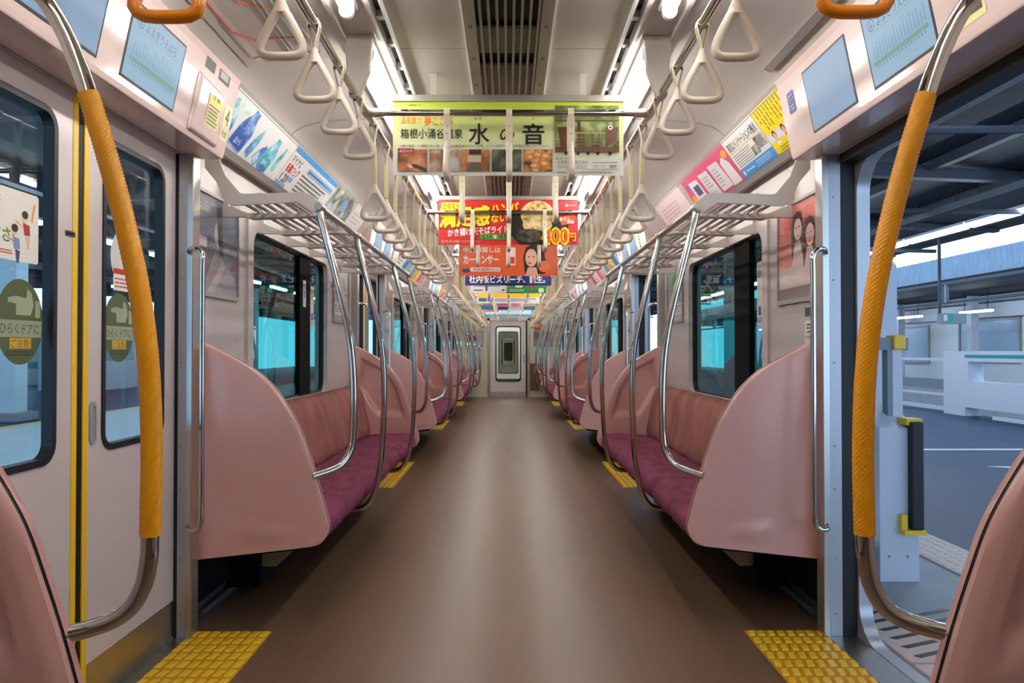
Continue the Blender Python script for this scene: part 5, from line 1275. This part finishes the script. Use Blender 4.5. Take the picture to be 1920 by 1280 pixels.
# ================================================================== OUTSIDE, LEFT
struct(MB().box(-5.6, -1.7, -6, 60, -1.3, -1.1).build('track_bed_left', mat('ballast', rgb(80, 76, 74), 0.9)), 'ballast of the track on the left of the train')
struct(MB().box(-8.1, -4.2, -6, 60, PZ-0.9, PZ).build('platform_left_edge', mat('pale_tile', rgb(206, 214, 216), 0.6, noise=0.05)), 'pale tiled edge of the left platform')
struct(MB().box(-8.35, -8.1, -6, 60, PZ-0.9, PZ+0.002).build('platform_left_line', mat('cream_line', rgb(226, 206, 150), 0.6)), 'cream guide line on the left platform')
struct(MB().box(-17.5, -8.35, -6, 60, PZ-0.9, PZ).build('platform_left', M_asph), 'asphalt surface of the left platform')
struct(MB().box(-20.5, -17.5, -6, 60, -1.3, -1.1).build('track_bed_far_left', mat('ballast', rgb(80, 76, 74), 0.9)))
M_lcol = mat('left_column_paint', rgb(206, 226, 232), 0.5)
for i, (x, y) in enumerate(((-8.9, 13.3), (-8.9, 19.5), (-8.9, 25.7), (-8.9, 31.9), (-8.9, 7.1))):
    t = thing('platform_column', (x, y, PZ), 'pale blue-white steel column on the left platform, %s of the row' % ('nearest the second window', 'second', 'third', 'fourth', 'hidden near')[i] if i < 4 else 'pale blue-white steel column nearest on the left platform', 'column', 'columns of the left platform')
    MB().box(x-0.17, x+0.17, y-0.17, y+0.17, PZ, 3.4).build('shaft', M_lcol, t, bevel=0.01); MB().box(x-0.3, x+0.3, y-0.3, y+0.3, PZ, PZ+0.16).build('foot', M_conc, t, bevel=0.02)
    p = Print((x-0.17, y-0.17, 0), (1, 0, 0), (0, 0, 1), (0, -1, 0)); p.rect(0.22, 1.7, 0.33, 2.15, ink(236, 206, 60)); p.text('5', 0.24, 2.04, 0.31, 2.13, K, 0.02); p.text('番', 0.24, 1.9, 0.31, 1.98, K, 0.02); p.text('線', 0.24, 1.76, 0.31, 1.84, K, 0.02); p.build('number_plate', t)
t = thing('commuter_train', (-19, 15, -0.9), 'silver train with a teal stripe standing beyond the left platform', 'train')
MB().box(-20.3, -17.75, -2, 36, -0.2, 2.7).build('body', mat('train_silver', rgb(108, 120, 126), 0.4, 0.2), t, bevel=0.05); MB().box(-20.2, -17.85, -2, 36, -0.9, -0.2).build('underframe', M_dark, t)
MB().box(-17.748, -17.72, -2, 36, 0.55, 0.80).build('teal_stripe', ink(40, 160, 150), t)
for i in range(9):
    y = 0.5+4*i
    w_ = MB().prism_x(rrect(y, y+2.2, 1.05, 1.9, 0.1), -17.76, -17.735).build('train_window', M_black, t); MB().prism_x(rrect(y+0.06, y+2.14, 1.11, 1.84, 0.08), -17.74, -17.73).build('pane', M_win, w_)
    MB().box(-17.75, -17.735, y+2.6, y+3.6, -0.1, 2.1).build('train_door', M_alu, t)
t = thing('platform_canopy', (-10, 15, 3.4), 'dark canopy roof over the left platform', 'canopy')
MB().box(-16.5, -2.2, -6, 55, 3.5, 3.6).build('roof_sheet', M_steel2, t)
for x in (-15, -12, -8.9, -6.2, -3.4): MB().box(x-0.08, x+0.08, -6, 55, 3.28, 3.5).build('beam', M_steel, t)
for i in range(12): MB().box(-16.5, -2.2, 3+3.6*i, 3.16+3.6*i, 3.3, 3.5).build('rafter', M_steel, t)
for i in range(12): plat_light(-6.6, 2.2+2.3*i, 3.5+2.3*i, 3.0, 3.5, 'lit tube lamp in the near row under the left canopy, %s one' % ORD[i], 'tube lamps of the left canopy')
for i in range(10): plat_light(-11.0, 3.2+2.9*i, 4.5+2.9*i, 3.0, 3.5, 'lit tube lamp in the far row under the left canopy, %s one' % ORD[i], 'tube lamps of the left canopy')
for i in range(8): plat_light(14.2, 14.2+3.7*i, 15.7+3.7*i, 2.40, 3.06, 'added lamp under the opposite roof to light the building, %s one' % ORD[i], 'added lamps lighting the station building')  # extra lamps, put in to brighten the station building
t = thing('vending_kiosk', (-14, 24, PZ), 'white kiosk box standing on the left platform', 'kiosk')
MB().box(-14.6, -12.8, 23.0, 25.6, PZ, 2.1).build('body', M_gate, t, bevel=0.03); MB().box(-12.8, -12.78, 23.3, 25.3, 0.9, 1.9).build('front_panel', M_win, t); MB().box(-14.7, -12.7, 22.9, 25.7, 2.1, 2.25).build('kiosk_roof', M_gate2, t)

bpy.data.objects.remove(_fo); bpy.data.curves.remove(_fc)
